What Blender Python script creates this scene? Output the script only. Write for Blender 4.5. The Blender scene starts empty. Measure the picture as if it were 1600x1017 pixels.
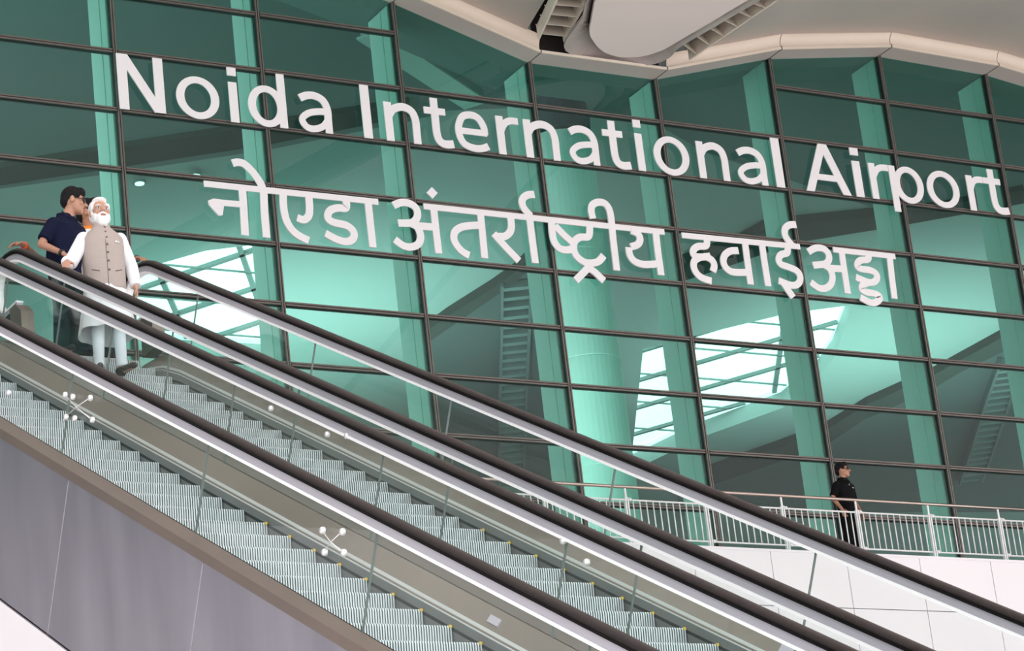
import bpy, bmesh, math, random
from mathutils import Vector, Matrix, Quaternion
random.seed(7)
PI = math.pi
C = bpy.context.scene.collection
SC = bpy.context.scene
LETTERS = [('N', 20.053, 20.935), ('o', 21.161, 22.001), ('i', 22.206, 22.371), ('d', 22.574, 23.342), ('a', 23.566, 24.258), ('I', 24.897, 25.077), ('n', 25.369, 26.096), ('t', 26.221, 26.789), ('e', 26.841, 27.571), ('r', 27.766, 28.257), ('n', 28.369, 29.122), ('a', 29.331, 30.016), ('t', 30.147, 30.72), ('i', 30.893, 31.055), ('o', 31.289, 32.115), ('n', 32.321, 33.038), ('a', 33.236, 33.954), ('l', 34.159, 34.358), ('A', 34.882, 35.996), ('i', 36.13, 36.325), ('r', 36.543, 37.045), ('p', 37.056, 37.9), ('o', 37.995, 38.834), ('r', 39.069, 39.508), ('t', 39.518, 40.095)]
WORDS = {
 'noida': dict(s=[[(21.563, 20.588), (22.208, 20.587), (23.093, 20.589), (23.993, 20.587), (25.046, 20.595)], [(22.306, 20.602), (22.305, 20.29), (22.285, 19.669)], [(21.708, 20.25), (21.961, 20.255), (22.311, 20.261)], [(22.732, 20.625), (22.708, 20.167), (22.706, 19.667)], [(22.161, 21.047), (22.273, 21.077), (22.39, 21.055), (22.514, 20.95), (22.617, 20.818), (22.693, 20.687), (22.724, 20.538)], [(23.115, 20.579), (23.098, 20.359), (23.107, 20.164), (23.149, 19.995), (23.238, 19.852), (23.371, 19.757), (23.544, 19.691)], [(23.625, 20.566), (23.621, 20.347), (23.592, 20.191), (23.521, 20.106), (23.448, 20.085), (23.352, 20.115)], [(24.376, 20.601), (24.366, 20.41), (24.2, 20.389), (24.049, 20.334), (23.975, 20.23), (24.001, 20.132), (24.124, 20.087), (24.326, 20.064), (24.449, 19.984), (24.476, 19.886), (24.41, 19.779), (24.269, 19.739), (24.092, 19.774), (23.893, 19.864)], [(24.834, 20.595), (24.834, 20.162), (24.838, 19.679)]], p=[[(21.614, 20.262), (21.713, 20.311), (21.943, 20.305), (21.912, 20.194), (21.87, 20.009), (21.799, 19.994), (21.72, 20.076), (21.625, 20.186)]]),
 'antar': dict(s=[[(25.358, 20.56), (25.515, 20.63), (25.679, 20.638), (25.812, 20.571), (25.85, 20.45), (25.798, 20.325), (25.682, 20.246), (25.422, 20.216)], [(25.681, 20.237), (25.805, 20.179), (25.86, 20.042), (25.834, 19.897), (25.739, 19.8), (25.58, 19.758), (25.445, 19.79), (25.311, 19.883)], [(25.747, 20.199), (26.207, 20.209)], [(26.2, 20.633), (26.198, 20.208), (26.203, 19.689)], [(25.99, 20.607), (26.787, 20.617), (27.75, 20.624), (28.37, 20.627), (28.379, 20.638), (29.222, 20.609), (30.3, 20.612), (31.286, 20.609)], [(27.193, 20.613), (27.188, 20.261), (27.175, 19.686)], [(27.194, 20.347), (26.941, 20.313), (26.744, 20.262), (26.599, 20.158), (26.559, 20.02), (26.605, 19.891), (26.71, 19.776), (26.849, 19.709)], [(27.837, 20.619), (27.84, 20.415), (27.793, 20.275), (27.668, 20.172), (27.487, 20.15)], [(27.431, 20.203), (27.664, 19.947), (27.913, 19.7)], [(28.26, 20.721), (28.259, 20.229), (28.266, 19.687)], [(28.426, 21.095), (28.296, 21.077), (28.179, 21.005), (28.131, 20.9), (28.169, 20.776), (28.28, 20.65)], [(28.739, 20.571), (28.723, 20.374), (28.739, 20.18), (28.837, 20.043), (28.993, 20.019), (29.175, 20.07)], [(28.803, 20.494), (28.971, 20.325), (29.162, 20.172)], [(29.586, 20.606), (29.529, 20.354), (29.33, 20.31), (29.194, 20.209), (29.156, 20.049), (29.206, 19.907), (29.352, 19.808), (29.51, 19.798), (29.679, 19.853), (29.81, 19.983)], [(29.476, 19.746), (29.293, 19.574), (29.111, 19.412)], [(29.398, 19.72), (29.566, 19.623), (29.746, 19.458)], [(30.094, 20.805), (30.075, 20.333), (30.066, 19.702)], [(29.678, 20.729), (29.657, 20.885), (29.707, 21.014), (29.852, 21.084), (29.996, 21.069), (30.077, 20.953), (30.092, 20.755)], [(30.51, 20.563), (30.656, 20.513), (30.694, 20.402), (30.622, 20.286), (30.46, 20.221)], [(30.404, 20.206), (30.413, 20.044), (30.499, 19.928), (30.683, 19.881), (30.877, 19.899), (31.051, 19.929)], [(31.079, 20.589), (31.067, 20.179), (31.071, 19.694)]], p=[[(26.083, 20.886), (26.206, 21.011), (26.316, 20.901), (26.198, 20.777)]]),
 'hava': dict(s=[[(31.687, 20.583), (32.513, 20.592), (33.655, 20.605), (34.496, 20.608)], [(32.266, 20.568), (32.226, 20.418), (32.029, 20.38), (31.902, 20.282), (31.915, 20.183), (32.051, 20.161), (32.293, 20.204)], [(32.081, 20.174), (31.916, 20.083), (31.862, 19.954), (31.912, 19.809), (32.037, 19.72), (32.237, 19.678)], [(32.139, 20.189), (32.299, 20.134), (32.354, 20.023), (32.298, 19.883)], [(33.167, 20.604), (33.159, 20.173), (33.159, 19.689)], [(32.977, 20.383), (32.791, 20.356), (32.639, 20.256), (32.582, 20.11), (32.639, 19.974), (32.787, 19.912), (33.143, 19.939)], [(33.572, 20.592), (33.569, 20.16), (33.575, 19.69)], [(34.192, 20.6), (34.154, 20.448), (34.0, 20.393), (33.923, 20.284), (33.964, 20.186), (34.153, 20.137), (34.328, 20.076), (34.388, 19.954), (34.317, 19.81), (34.145, 19.755), (33.846, 19.83)], [(33.926, 19.827), (34.026, 19.668), (34.141, 19.501)], [(34.479, 21.08), (34.329, 21.06), (34.204, 20.976), (34.166, 20.854), (34.21, 20.74), (34.321, 20.607)]], p=[]),
 'adda': dict(s=[[(34.685, 20.518), (34.866, 20.612), (35.056, 20.625), (35.17, 20.538), (35.171, 20.409), (35.056, 20.296), (34.753, 20.237)], [(34.994, 20.275), (35.135, 20.21), (35.191, 20.061), (35.137, 19.893), (34.999, 19.778), (34.814, 19.757), (34.629, 19.868)], [(35.111, 20.208), (35.516, 20.224)], [(35.517, 20.622), (35.509, 20.182), (35.51, 19.7)], [(35.31, 20.623), (36.006, 20.621), (36.861, 20.618)], [(36.187, 20.628), (36.15, 20.494), (35.95, 20.45), (35.854, 20.348), (35.911, 20.27), (36.177, 20.253), (36.307, 20.177), (36.272, 20.054), (36.104, 19.988), (35.774, 20.072)], [(36.13, 20.001), (35.924, 19.921), (35.873, 19.834), (35.968, 19.77), (36.192, 19.753), (36.299, 19.685), (36.208, 19.585), (36.046, 19.55), (35.802, 19.643)], [(36.717, 20.625), (36.688, 20.185), (36.667, 19.69)]], p=[]),
}
POLY = {
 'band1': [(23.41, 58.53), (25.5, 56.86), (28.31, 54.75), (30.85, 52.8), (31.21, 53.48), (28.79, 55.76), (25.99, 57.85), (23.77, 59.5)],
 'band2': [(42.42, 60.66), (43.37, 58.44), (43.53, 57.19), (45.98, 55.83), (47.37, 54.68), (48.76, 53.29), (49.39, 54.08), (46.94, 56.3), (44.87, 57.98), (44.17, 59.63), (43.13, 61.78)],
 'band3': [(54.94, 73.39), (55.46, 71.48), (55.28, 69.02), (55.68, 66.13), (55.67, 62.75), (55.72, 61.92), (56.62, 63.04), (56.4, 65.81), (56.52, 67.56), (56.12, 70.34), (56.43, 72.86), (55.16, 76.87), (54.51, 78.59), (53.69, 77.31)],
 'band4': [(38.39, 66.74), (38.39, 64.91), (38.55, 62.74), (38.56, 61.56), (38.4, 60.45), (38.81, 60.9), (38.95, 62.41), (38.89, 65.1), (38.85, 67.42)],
 'sky_r': [(45.29, 66.05), (46.2, 64.79), (47.86, 62.61), (49.4, 61.55), (51.44, 65.36), (52.13, 67.14), (52.68, 69.82), (51.72, 72.8), (51.41, 75.45), (51.24, 76.35)],
 'sky_l': [(28.83, 63.85), (30.05, 62.11), (31.11, 61.42), (32.39, 63.7), (35.24, 69.22), (33.47, 69.33), (31.22, 69.54)],
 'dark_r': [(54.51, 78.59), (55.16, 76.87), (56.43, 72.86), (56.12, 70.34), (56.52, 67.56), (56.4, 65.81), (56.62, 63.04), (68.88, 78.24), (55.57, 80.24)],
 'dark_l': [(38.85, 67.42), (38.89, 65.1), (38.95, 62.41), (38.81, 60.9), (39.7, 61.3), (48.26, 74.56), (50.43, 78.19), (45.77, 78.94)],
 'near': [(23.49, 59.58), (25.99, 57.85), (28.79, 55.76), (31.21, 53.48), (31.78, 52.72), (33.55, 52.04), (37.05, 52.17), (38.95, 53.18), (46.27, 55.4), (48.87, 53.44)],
}
LAD = {'a': [(38.56, 61.56), (40.36, 64.78), (43.01, 69.55), (47.37, 77.33)], 'aw': [(42.78, 69.59), (43.29, 69.49)], 'b': [(56.74, 63.8), (58.39, 66.47), (61.27, 70.94), (63.62, 74.63)], 'bw': [(60.27, 69.82), (60.72, 69.74)]}
SPIDERS = [(1, None, 7.72, [(14.69, 4.72), (14.45, 4.64), (14.69, 4.59), (14.46, 4.52)]), (1, None, 7.72, [(18.31, 6.78), (17.88, 6.61), (18.32, 6.62), (17.87, 6.45)]), (1, None, 7.72, [(18.18, 6.72), (18.17, 6.56)]), (1, None, 7.72, [(19.35, 7.15)]), (1, None, 8.95, [(17.63, 6.53), (16.84, 6.08), (16.57, 5.98)]), (1, None, 8.95, [(14.09, 4.53), (13.87, 4.34)])]
CEIL_FILLS = [(34, 66, 5, 5, 520, 75), (52, 64, 6, 6, 480, 75)]
DL = [(26.66, 58.23), (27.73, 57.49)]; COL_FILL = 45
FIN_FILL = 1600

# ------------------------------------------------------------------ camera, sky, exposure
cam_d = bpy.data.cameras.new('camera'); cam = bpy.data.objects.new('camera', cam_d); C.objects.link(cam)
cam_d.sensor_width = 36.0; cam_d.lens = 4689.0 * 36.0 / 1600.0
cam_d.clip_end = 2000
_r = Vector((0.86390377, -0.4914646, -0.11014909)); _u = Vector((-0.07486709, -0.34157706, 0.93686714)); _f = Vector((0.49806143, 0.80111651, 0.33188423))
cam.matrix_world = Matrix(((_r.x, _u.x, -_f.x, 0), (_r.y, _u.y, -_f.y, 0), (_r.z, _u.z, -_f.z, 0), (0, 0, 0, 1)))
SC.camera = cam
SC.view_settings.view_transform = 'Standard'; SC.view_settings.look = 'None'
SC.view_settings.gamma = 1.0; SC.view_settings.use_curve_mapping = False
SC.view_settings.exposure = 0.55
SC.cycles.transparent_max_bounces = 80; SC.cycles.max_bounces = 10; SC.cycles.glossy_bounces = 5; SC.cycles.diffuse_bounces = 5
w = bpy.data.worlds.new('sky'); SC.world = w; w.use_nodes = True
nt = w.node_tree; bg = nt.nodes['Background']
tc = nt.nodes.new('ShaderNodeTexCoord'); sp = nt.nodes.new('ShaderNodeSeparateXYZ'); rp = nt.nodes.new('ShaderNodeValToRGB')
nt.links.new(tc.outputs['Generated'], sp.inputs[0]); nt.links.new(sp.outputs['Z'], rp.inputs[0]); nt.links.new(rp.outputs[0], bg.inputs[0])
rp.color_ramp.elements[0].position = 0.0; rp.color_ramp.elements[0].color = (0.40, 0.40, 0.40, 1)
rp.color_ramp.elements[1].position = 0.7; rp.color_ramp.elements[1].color = (0.90, 0.97, 1.0, 1)
bg.inputs[1].default_value = 3.0   # overcast: the zenith is over twice as bright as the horizon
def area(name, loc, rot, sx, sy, power, col=(1, 1, 1)):
    d = bpy.data.lights.new(name, 'AREA'); d.shape = 'RECTANGLE'; d.size = sx; d.size_y = sy; d.energy = power; d.color = col
    o = bpy.data.objects.new(name, d); C.objects.link(o); o.location = loc; o.rotation_euler = rot
    return o
UP = (PI, 0, 0)
# added unseen fill lights: upward on the ceiling, at the column, across the fins
for (x, y, sx, sy, pw, spread) in CEIL_FILLS:
    area('ceiling_fill', (x, y, 13.9), UP, sx, sy, pw).data.spread = math.radians(spread)
fl = area('column_fill', (28.5, 47.6, 14.2), (0, 0, 0), 1.2, 1.2, COL_FILL); fl.data.spread = math.radians(70)  # added to brighten the column
fl.rotation_euler = (Vector((33.0, 50.3, 20.5)) - Vector(fl.location)).to_track_quat('-Z', 'Y').to_euler()
area('fin_fill', (9.0, 53.0, 19.0), (0, -PI / 2, 0), 10.0, 16.0, FIN_FILL)  # added to lighten the fins from the left end

# ------------------------------------------------------------------ materials
def mat(name, col, rough=0.5, metal=0.0, noise=0.0, nscale=4.0, bump=0.0, bscale=40.0, spec=0.5):
    m = bpy.data.materials.new(name); m.use_nodes = True
    t = m.node_tree; b = t.nodes['Principled BSDF']
    b.inputs['Base Color'].default_value = (*col, 1); b.inputs['Roughness'].default_value = rough; b.inputs['Metallic'].default_value = metal
    b.inputs['Specular IOR Level'].default_value = spec
    if noise:
        c = t.nodes.new('ShaderNodeTexCoord'); n = t.nodes.new('ShaderNodeTexNoise'); n.inputs['Scale'].default_value = nscale; n.inputs['Detail'].default_value = 5
        r = t.nodes.new('ShaderNodeValToRGB')
        r.color_ramp.elements[0].position = 0.3; r.color_ramp.elements[1].position = 0.7
        r.color_ramp.elements[0].color = (*[max(0, v * (1 - noise)) for v in col], 1); r.color_ramp.elements[1].color = (*[min(1, v * (1 + noise)) for v in col], 1)
        t.links.new(c.outputs['Object'], n.inputs['Vector']); t.links.new(n.outputs['Fac'], r.inputs[0]); t.links.new(r.outputs[0], b.inputs['Base Color'])
    if bump:
        c = t.nodes.new('ShaderNodeTexCoord'); n = t.nodes.new('ShaderNodeTexNoise'); n.inputs['Scale'].default_value = bscale
        bp = t.nodes.new('ShaderNodeBump'); bp.inputs['Strength'].default_value = bump; bp.inputs['Distance'].default_value = 0.01
        t.links.new(c.outputs['Object'], n.inputs['Vector']); t.links.new(n.outputs['Fac'], bp.inputs['Height']); t.links.new(bp.outputs[0], b.inputs['Normal'])
    return m

def glass(name, tint, refl, rough=0.0, base=0.03):
    m = bpy.data.materials.new(name); m.use_nodes = True
    t = m.node_tree; t.nodes.clear()
    o = t.nodes.new('ShaderNodeOutputMaterial'); mx = t.nodes.new('ShaderNodeMixShader'); tr = t.nodes.new('ShaderNodeBsdfTransparent'); gl = t.nodes.new('ShaderNodeBsdfGlossy')
    tr.inputs[0].default_value = (*tint, 1); gl.inputs[0].default_value = (*refl, 1); gl.inputs['Roughness'].default_value = rough
    fr = t.nodes.new('ShaderNodeLayerWeight'); fr.inputs['Blend'].default_value = 0.5
    pw = t.nodes.new('ShaderNodeMath'); pw.operation = 'POWER'; pw.inputs[1].default_value = 5.0
    ml = t.nodes.new('ShaderNodeMath'); ml.operation = 'MULTIPLY_ADD'; ml.inputs[1].default_value = 0.6; ml.inputs[2].default_value = base
    t.links.new(fr.outputs['Facing'], pw.inputs[0]); t.links.new(pw.outputs[0], ml.inputs[0]); t.links.new(ml.outputs[0], mx.inputs[0])
    t.links.new(tr.outputs[0], mx.inputs[1]); t.links.new(gl.outputs[0], mx.inputs[2]); t.links.new(mx.outputs[0], o.inputs[0])
    return m

M = {}
M['letter'] = mat('white sign vinyl', (0.88, 0.87, 0.90), 0.5)
M['cap'] = mat('bronze mullion cap', (0.17, 0.15, 0.138), 0.4, 0.4)
M['gasket'] = mat('black gasket', (0.012, 0.013, 0.014), 0.6)
M['facade_glass'] = glass('green facade glass', (0.31, 0.74, 0.62), (0.80, 0.95, 1.0), 0.0, 0.062)
M['fin'] = mat('pale steel fin', (0.62, 0.66, 0.64), 0.4)
M['fascia'] = mat('beige metal panel', (0.52, 0.455, 0.43), 0.45, 0.0, 0.04, 0.6)
M['cove'] = mat('cream metal cove', (0.80, 0.70, 0.60), 0.4, 0.0, 0.03, 0.8)
M['soffit'] = mat('grey beige soffit panel', (0.88, 0.79, 0.765), 0.5, 0.0, 0.04, 0.35)
M['ring'] = mat('grey gutter lining', (0.42, 0.37, 0.35), 0.4, 0.1, 0.12, 1.2)
M['louvre'] = mat('cream louvre', (0.76, 0.68, 0.59), 0.45)
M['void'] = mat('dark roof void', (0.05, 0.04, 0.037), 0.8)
M['wallpanel'] = mat('white wall panel', (0.80, 0.79, 0.83), 0.4, 0.0, 0.02, 0.5)
M['seam'] = mat('dark joint', (0.07, 0.075, 0.08), 0.7)
M['slab'] = mat('terrace slab', (0.55, 0.53, 0.52), 0.6, 0.0, 0.1, 2)
M['ground'] = mat('pale paving', (0.62, 0.54, 0.51), 0.7, 0.0, 0.08, 0.8)
M['steel'] = mat('polished stainless tube', (0.62, 0.60, 0.58), 0.22, 1.0)
M['bronze_tube'] = mat('satin bronze steel tube', (0.50, 0.42, 0.38), 0.22, 1.0)
M['railpaint'] = mat('silver painted steel', (0.78, 0.80, 0.81), 0.4, 0.15)
M['rubber'] = mat('black rubber handrail', (0.022, 0.017, 0.016), 0.38, 0.0, 0.2, 30, spec=0.22)
M['guide'] = mat('lilac grey aluminium profile', (0.50, 0.48, 0.54), 0.4, 0.3)
M['edge_glint'] = mat('white painted edge glint', (0.97, 0.97, 0.98), 0.4)  # white paint stands in for the bright line of light along the guides
M['escglass'] = glass('balustrade glass', (0.962, 0.982, 0.975), (0.85, 0.95, 0.92), 0.0, 0.012)
M['joint'] = mat('glass joint', (0.16, 0.19, 0.18), 0.4)
M['deck'] = mat('brown stainless deck', (0.20, 0.155, 0.13), 0.35, 0.5, 0.1, 0.8)
M['inner'] = mat('olive grey stainless panel', (0.26, 0.235, 0.20), 0.4, 0.5, 0.15, 0.5)
M['skirt'] = mat('grey skirt steel', (0.20, 0.205, 0.20), 0.4, 0.4, 0.08, 2)
M['trimline'] = mat('light grey skirt trim', (0.66, 0.68, 0.67), 0.4, 0.2)
M['brush'] = mat('black brush and gap shade', (0.02, 0.02, 0.022), 0.8)
M['step'] = mat('aluminium step', (0.60, 0.64, 0.65), 0.42, 0.2, 0.05, 6)
M['groove'] = mat('step groove', (0.20, 0.22, 0.225), 0.5, 0.1)
M['yellow'] = mat('yellow comb corner', (0.75, 0.50, 0.06), 0.5)
M['spider'] = mat('bright reflected disc', (0.92, 0.92, 0.92), 0.25, 0.4)
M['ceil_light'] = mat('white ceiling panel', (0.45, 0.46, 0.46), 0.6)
M['ceil_grey'] = mat('grey and shaded ceiling panel', (0.20, 0.21, 0.22), 0.6)
M['ceil_shade'] = mat('ceiling in painted shade', (0.13, 0.14, 0.145), 0.6)  # darker copy of the ceiling colour, shade painted in
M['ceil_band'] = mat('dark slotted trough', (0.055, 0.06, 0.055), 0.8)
def glaze():
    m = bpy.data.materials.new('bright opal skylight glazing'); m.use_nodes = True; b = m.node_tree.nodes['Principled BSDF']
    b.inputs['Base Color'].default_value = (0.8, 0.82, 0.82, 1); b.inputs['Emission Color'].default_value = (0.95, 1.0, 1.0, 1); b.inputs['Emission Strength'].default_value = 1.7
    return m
M['glazing'] = glaze()
M['skybar'] = mat('skylight bar', (0.22, 0.24, 0.24), 0.6)
M['ceil_mid'] = mat('blue grey slat', (0.27, 0.29, 0.30), 0.6)
M['gap_shade'] = mat('black painted gap shade', (0.006, 0.005, 0.005), 0.6, spec=0.1)  # black in place of the shade between handrail and guide
M['seamlight'] = mat('bright cladding seam', (0.42, 0.40, 0.44), 0.4, 0.3)
M['column'] = mat('pale column cladding', (0.88, 0.89, 0.88), 0.45, 0.0, 0.03, 0.8)
M['darkcap'] = mat('dark column collar', (0.07, 0.09, 0.11), 0.5)
M['far_facade'] = mat('dark green far facade', (0.05, 0.13, 0.115), 0.25)
M['int_floor'] = mat('terminal floor', (0.55, 0.55, 0.53), 0.5)

def clad_mat():
    m = bpy.data.materials.new('brushed truss cladding'); m.use_nodes = True
    t = m.node_tree; b = t.nodes['Principled BSDF']
    b.inputs['Metallic'].default_value = 0.75; b.inputs['Roughness'].default_value = 0.33
    c = t.nodes.new('ShaderNodeTexCoord'); n = t.nodes.new('ShaderNodeTexNoise'); n.inputs['Scale'].default_value = 0.7; n.inputs['Detail'].default_value = 3
    mp = t.nodes.new('ShaderNodeMapping'); mp.inputs['Scale'].default_value = (1, 2.2, 0.5)
    r = t.nodes.new('ShaderNodeValToRGB'); r.color_ramp.elements[0].position = 0.3; r.color_ramp.elements[1].position = 0.75
    r.color_ramp.elements[0].color = (0.27, 0.255, 0.30, 1); r.color_ramp.elements[1].color = (0.42, 0.40, 0.46, 1)
    t.links.new(c.outputs['Object'], mp.inputs[0]); t.links.new(mp.outputs[0], n.inputs['Vector']); t.links.new(n.outputs['Fac'], r.inputs[0]); t.links.new(r.outputs[0], b.inputs['Base Color'])
    n2 = t.nodes.new('ShaderNodeTexNoise'); n2.inputs['Scale'].default_value = 0.9
    bp = t.nodes.new('ShaderNodeBump'); bp.inputs['Strength'].default_value = 0.25; bp.inputs['Distance'].default_value = 0.05
    t.links.new(c.outputs['Object'], n2.inputs['Vector']); t.links.new(n2.outputs['Fac'], bp.inputs['Height']); t.links.new(bp.outputs[0], b.inputs['Normal'])
    return m
M['clad'] = clad_mat()

def weave(name, col, amt=0.12, scale=(220, 220, 220)):
    m = mat(name, col, 0.85, spec=0.15)
    t = m.node_tree; b = t.nodes['Principled BSDF']
    c = t.nodes.new('ShaderNodeTexCoord'); wv = t.nodes.new('ShaderNodeTexWave'); wv.inputs['Scale'].default_value = 28; wv.inputs['Distortion'].default_value = 1.5; wv.bands_direction = 'Z'
    n = t.nodes.new('ShaderNodeTexNoise'); n.inputs['Scale'].default_value = 60
    mx = t.nodes.new('ShaderNodeMath'); mx.operation = 'MULTIPLY'
    r = t.nodes.new('ShaderNodeValToRGB')
    r.color_ramp.elements[0].color = (*[v * (1 - amt) for v in col], 1); r.color_ramp.elements[1].color = (*[min(1, v * (1 + amt)) for v in col], 1)
    t.links.new(c.outputs['Object'], wv.inputs['Vector']); t.links.new(c.outputs['Object'], n.inputs['Vector'])
    t.links.new(wv.outputs['Fac'], mx.inputs[0]); t.links.new(n.outputs['Fac'], mx.inputs[1]); t.links.new(mx.outputs[0], r.inputs[0]); t.links.new(r.outputs[0], b.inputs['Base Color'])
    return m

# ------------------------------------------------------------------ mesh helpers
class MB:
    def __init__(s): s.v = []; s.f = []; s.mi = []
    def add(s, vs, fs, mi=0):
        o = len(s.v); s.v += [tuple(v) for v in vs]; s.f += [tuple(i + o for i in f) for f in fs]; s.mi += [mi] * len(fs)
    def box(s, x0, x1, y0, y1, z0, z1, mi=0):
        s.hexa([(x0, y0, z0), (x1, y0, z0), (x1, y1, z0), (x0, y1, z0), (x0, y0, z1), (x1, y0, z1), (x1, y1, z1), (x0, y1, z1)], mi)
    def hexa(s, p, mi=0):
        s.add(p, [(0, 3, 2, 1), (4, 5, 6, 7), (0, 1, 5, 4), (1, 2, 6, 5), (2, 3, 7, 6), (3, 0, 4, 7)], mi)
    def prism(s, poly, vec, mi=0):
        n = len(poly); vec = Vector(vec); a = [Vector(p) for p in poly]; b = [p + vec for p in a]
        s.add(a + b, [tuple(range(n - 1, -1, -1)), tuple(range(n, 2 * n))] + [(i, (i + 1) % n, n + (i + 1) % n, n + i) for i in range(n)], mi)
    def sweep(s, rings, mi=0, closed=True, caps=True):
        n = len(rings[0]); vs = [p for r in rings for p in r]; fs = []
        for k in range(len(rings) - 1):
            for i in range(n if closed else n - 1):
                j = (i + 1) % n; fs.append((k * n + i, k * n + j, (k + 1) * n + j, (k + 1) * n + i))
        if caps and closed: fs += [tuple(range(n - 1, -1, -1)), tuple(range((len(rings) - 1) * n, len(rings) * n))]
        s.add(vs, fs, mi)
    def tube(s, pts, r, seg=10, mi=0):
        pts = [Vector(p) for p in pts]; rings = []
        for i, p in enumerate(pts):
            d = (pts[min(i + 1, len(pts) - 1)] - pts[max(i - 1, 0)]).normalized()
            a = d.orthogonal() if abs(d.z) > 0.95 else d.cross(Vector((0, 0, 1)))
            a.normalize(); b = d.cross(a)
            rr = r[i] if isinstance(r, (list, tuple)) else r
            rings.append([p + a * math.cos(2 * PI * k / seg) * rr + b * math.sin(2 * PI * k / seg) * rr for k in range(seg)])
        s.sweep(rings, mi)
    def ball(s, c, r, seg=12, rg=8, mi=0, rot=None):
        c = Vector(c); r = Vector(r) if not isinstance(r, (int, float)) else Vector((r, r, r))
        rings = []
        for i in range(rg + 1):
            ph = -PI / 2 + PI * i / rg; cr = max(math.cos(ph), 1e-3)
            ring = []
            for k in range(seg):
                q = Vector((math.cos(2 * PI * k / seg) * cr * r.x, math.sin(2 * PI * k / seg) * cr * r.y, math.sin(ph) * r.z))
                if rot is not None: q = rot @ q
                ring.append(c + q)
            rings.append(ring)
        s.sweep(rings, mi)
    def mesh(s, name, mats, smooth=False):
        me = bpy.data.meshes.new(name); me.from_pydata(s.v, [], s.f); me.validate(clean_customdata=False)
        for m in mats if isinstance(mats, (list, tuple)) else [mats]: me.materials.append(m)
        if len(me.polygons) == len(s.mi):
            me.polygons.foreach_set('material_index', s.mi)
        if smooth: me.polygons.foreach_set('use_smooth', [True] * len(me.polygons))
        me.update(); return me
    def build(s, name, mats, parent=None, smooth=False):
        return link(name, s.mesh(name, mats, smooth), parent)

def link(name, me, parent=None):
    o = bpy.data.objects.new(name, me); C.objects.link(o)
    if parent is not None: o.parent = parent
    return o
def thing(name, label, cat, loc=(0, 0, 0), group=None, rz=0.0):
    o = bpy.data.objects.new(name, None); C.objects.link(o); o.location = loc; o.rotation_euler = (0, 0, rz); o.empty_display_size = 0.2
    return tag(o, label, cat, group)
def tag(o, label, cat, group=None):
    o['label'] = label; o['category'] = cat
    if group: o['group'] = group
    return o
def struct(o): o['kind'] = 'structure'; return o
def sroot(name, label=None):
    o = bpy.data.objects.new(name, None); C.objects.link(o); o.empty_display_size = 0.2
    return struct(o)
def plabel(o, label): o['label'] = label; return o
def lerp(a, b, t): return a + (b - a) * t
def interp(tbl, x):
    if x <= tbl[0][0]: return tbl[0][1]
    for (a, b), (c, d) in zip(tbl, tbl[1:]):
        if x <= c: return lerp(b, d, (x - a) / (c - a))
    return tbl[-1][1]
# ------------------------------------------------------------------ building shell
GY = 44.5                       # plane of the glass wall
FL = 13.37                      # terrace / concourse level
ROW = 1.1371; ZR0 = 24.1506     # transom spacing and top full transom
MX = [11.44, 14.32, 17.20, 20.073, 22.958, 25.843, 28.739, 31.632, 34.516, 37.372, 40.198, 43.02, 45.85]
TOP = [(8.5, 25.2), (11.44, 25.7), (14.32, 26.0), (17.2, 26.05), (20.073, 25.9), (22.958, 25.5), (25.843, 24.80), (28.739, 23.93), (31.632, 23.94), (34.516, 24.77), (37.372, 25.20), (40.198, 25.14), (43.02, 24.75), (45.85, 24.1), (49, 23.4)]
def topz(x): return interp(TOP, x)

g = MB(); g.box(-60, 120, -40, 100, -1.9, -1.6); struct(g.build('floor', M['ground']))
g = MB(); g.box(4, 60, 41.52, GY + 0.05, FL - 0.4, FL - 0.02); struct(g.build('floor_terrace', M['slab']))
g = MB(); g.box(4, 80, GY + 0.06, 96, FL - 0.4, FL - 0.02); struct(g.build('floor_concourse', M['int_floor']))
# front retaining wall of white panels
g = MB(); g.box(4, 60, 41.56, 41.8, -1.6, FL - 0.06, 1)
px0 = 0.7764 * 41.5 - 20 * 1.648
zs = [FL - 0.037, 12.335]
g.box(4, 60, 41.49, 41.9, FL - 0.045, FL, 0)
while zs[-1] > -1.6: zs.append(zs[-1] - 1.42)
for i in range(40):
    xa = px0 + i * 1.648
    for a, b in zip(zs, zs[1:]):
        g.box(xa + 0.008, xa + 1.640, 41.5, 41.57, max(b, -1.59) + 0.008, a - 0.008, 0)
g.box(-70, 4, 41.5, 41.8, -1.6, FL, 0)
struct(g.build('wall_front', [M['wallpanel'], M['seam']]))
g = MB(); g.box(-70, MX[0] - 0.06, GY, GY + 0.3, FL, 26.6); struct(g.build('wall_left_facade', M['far_facade']))
g = MB(); g.box(-70, 4, 41.8, GY, FL - 0.4, FL - 0.02); struct(g.build('floor_terrace_left', M['slab']))

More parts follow.
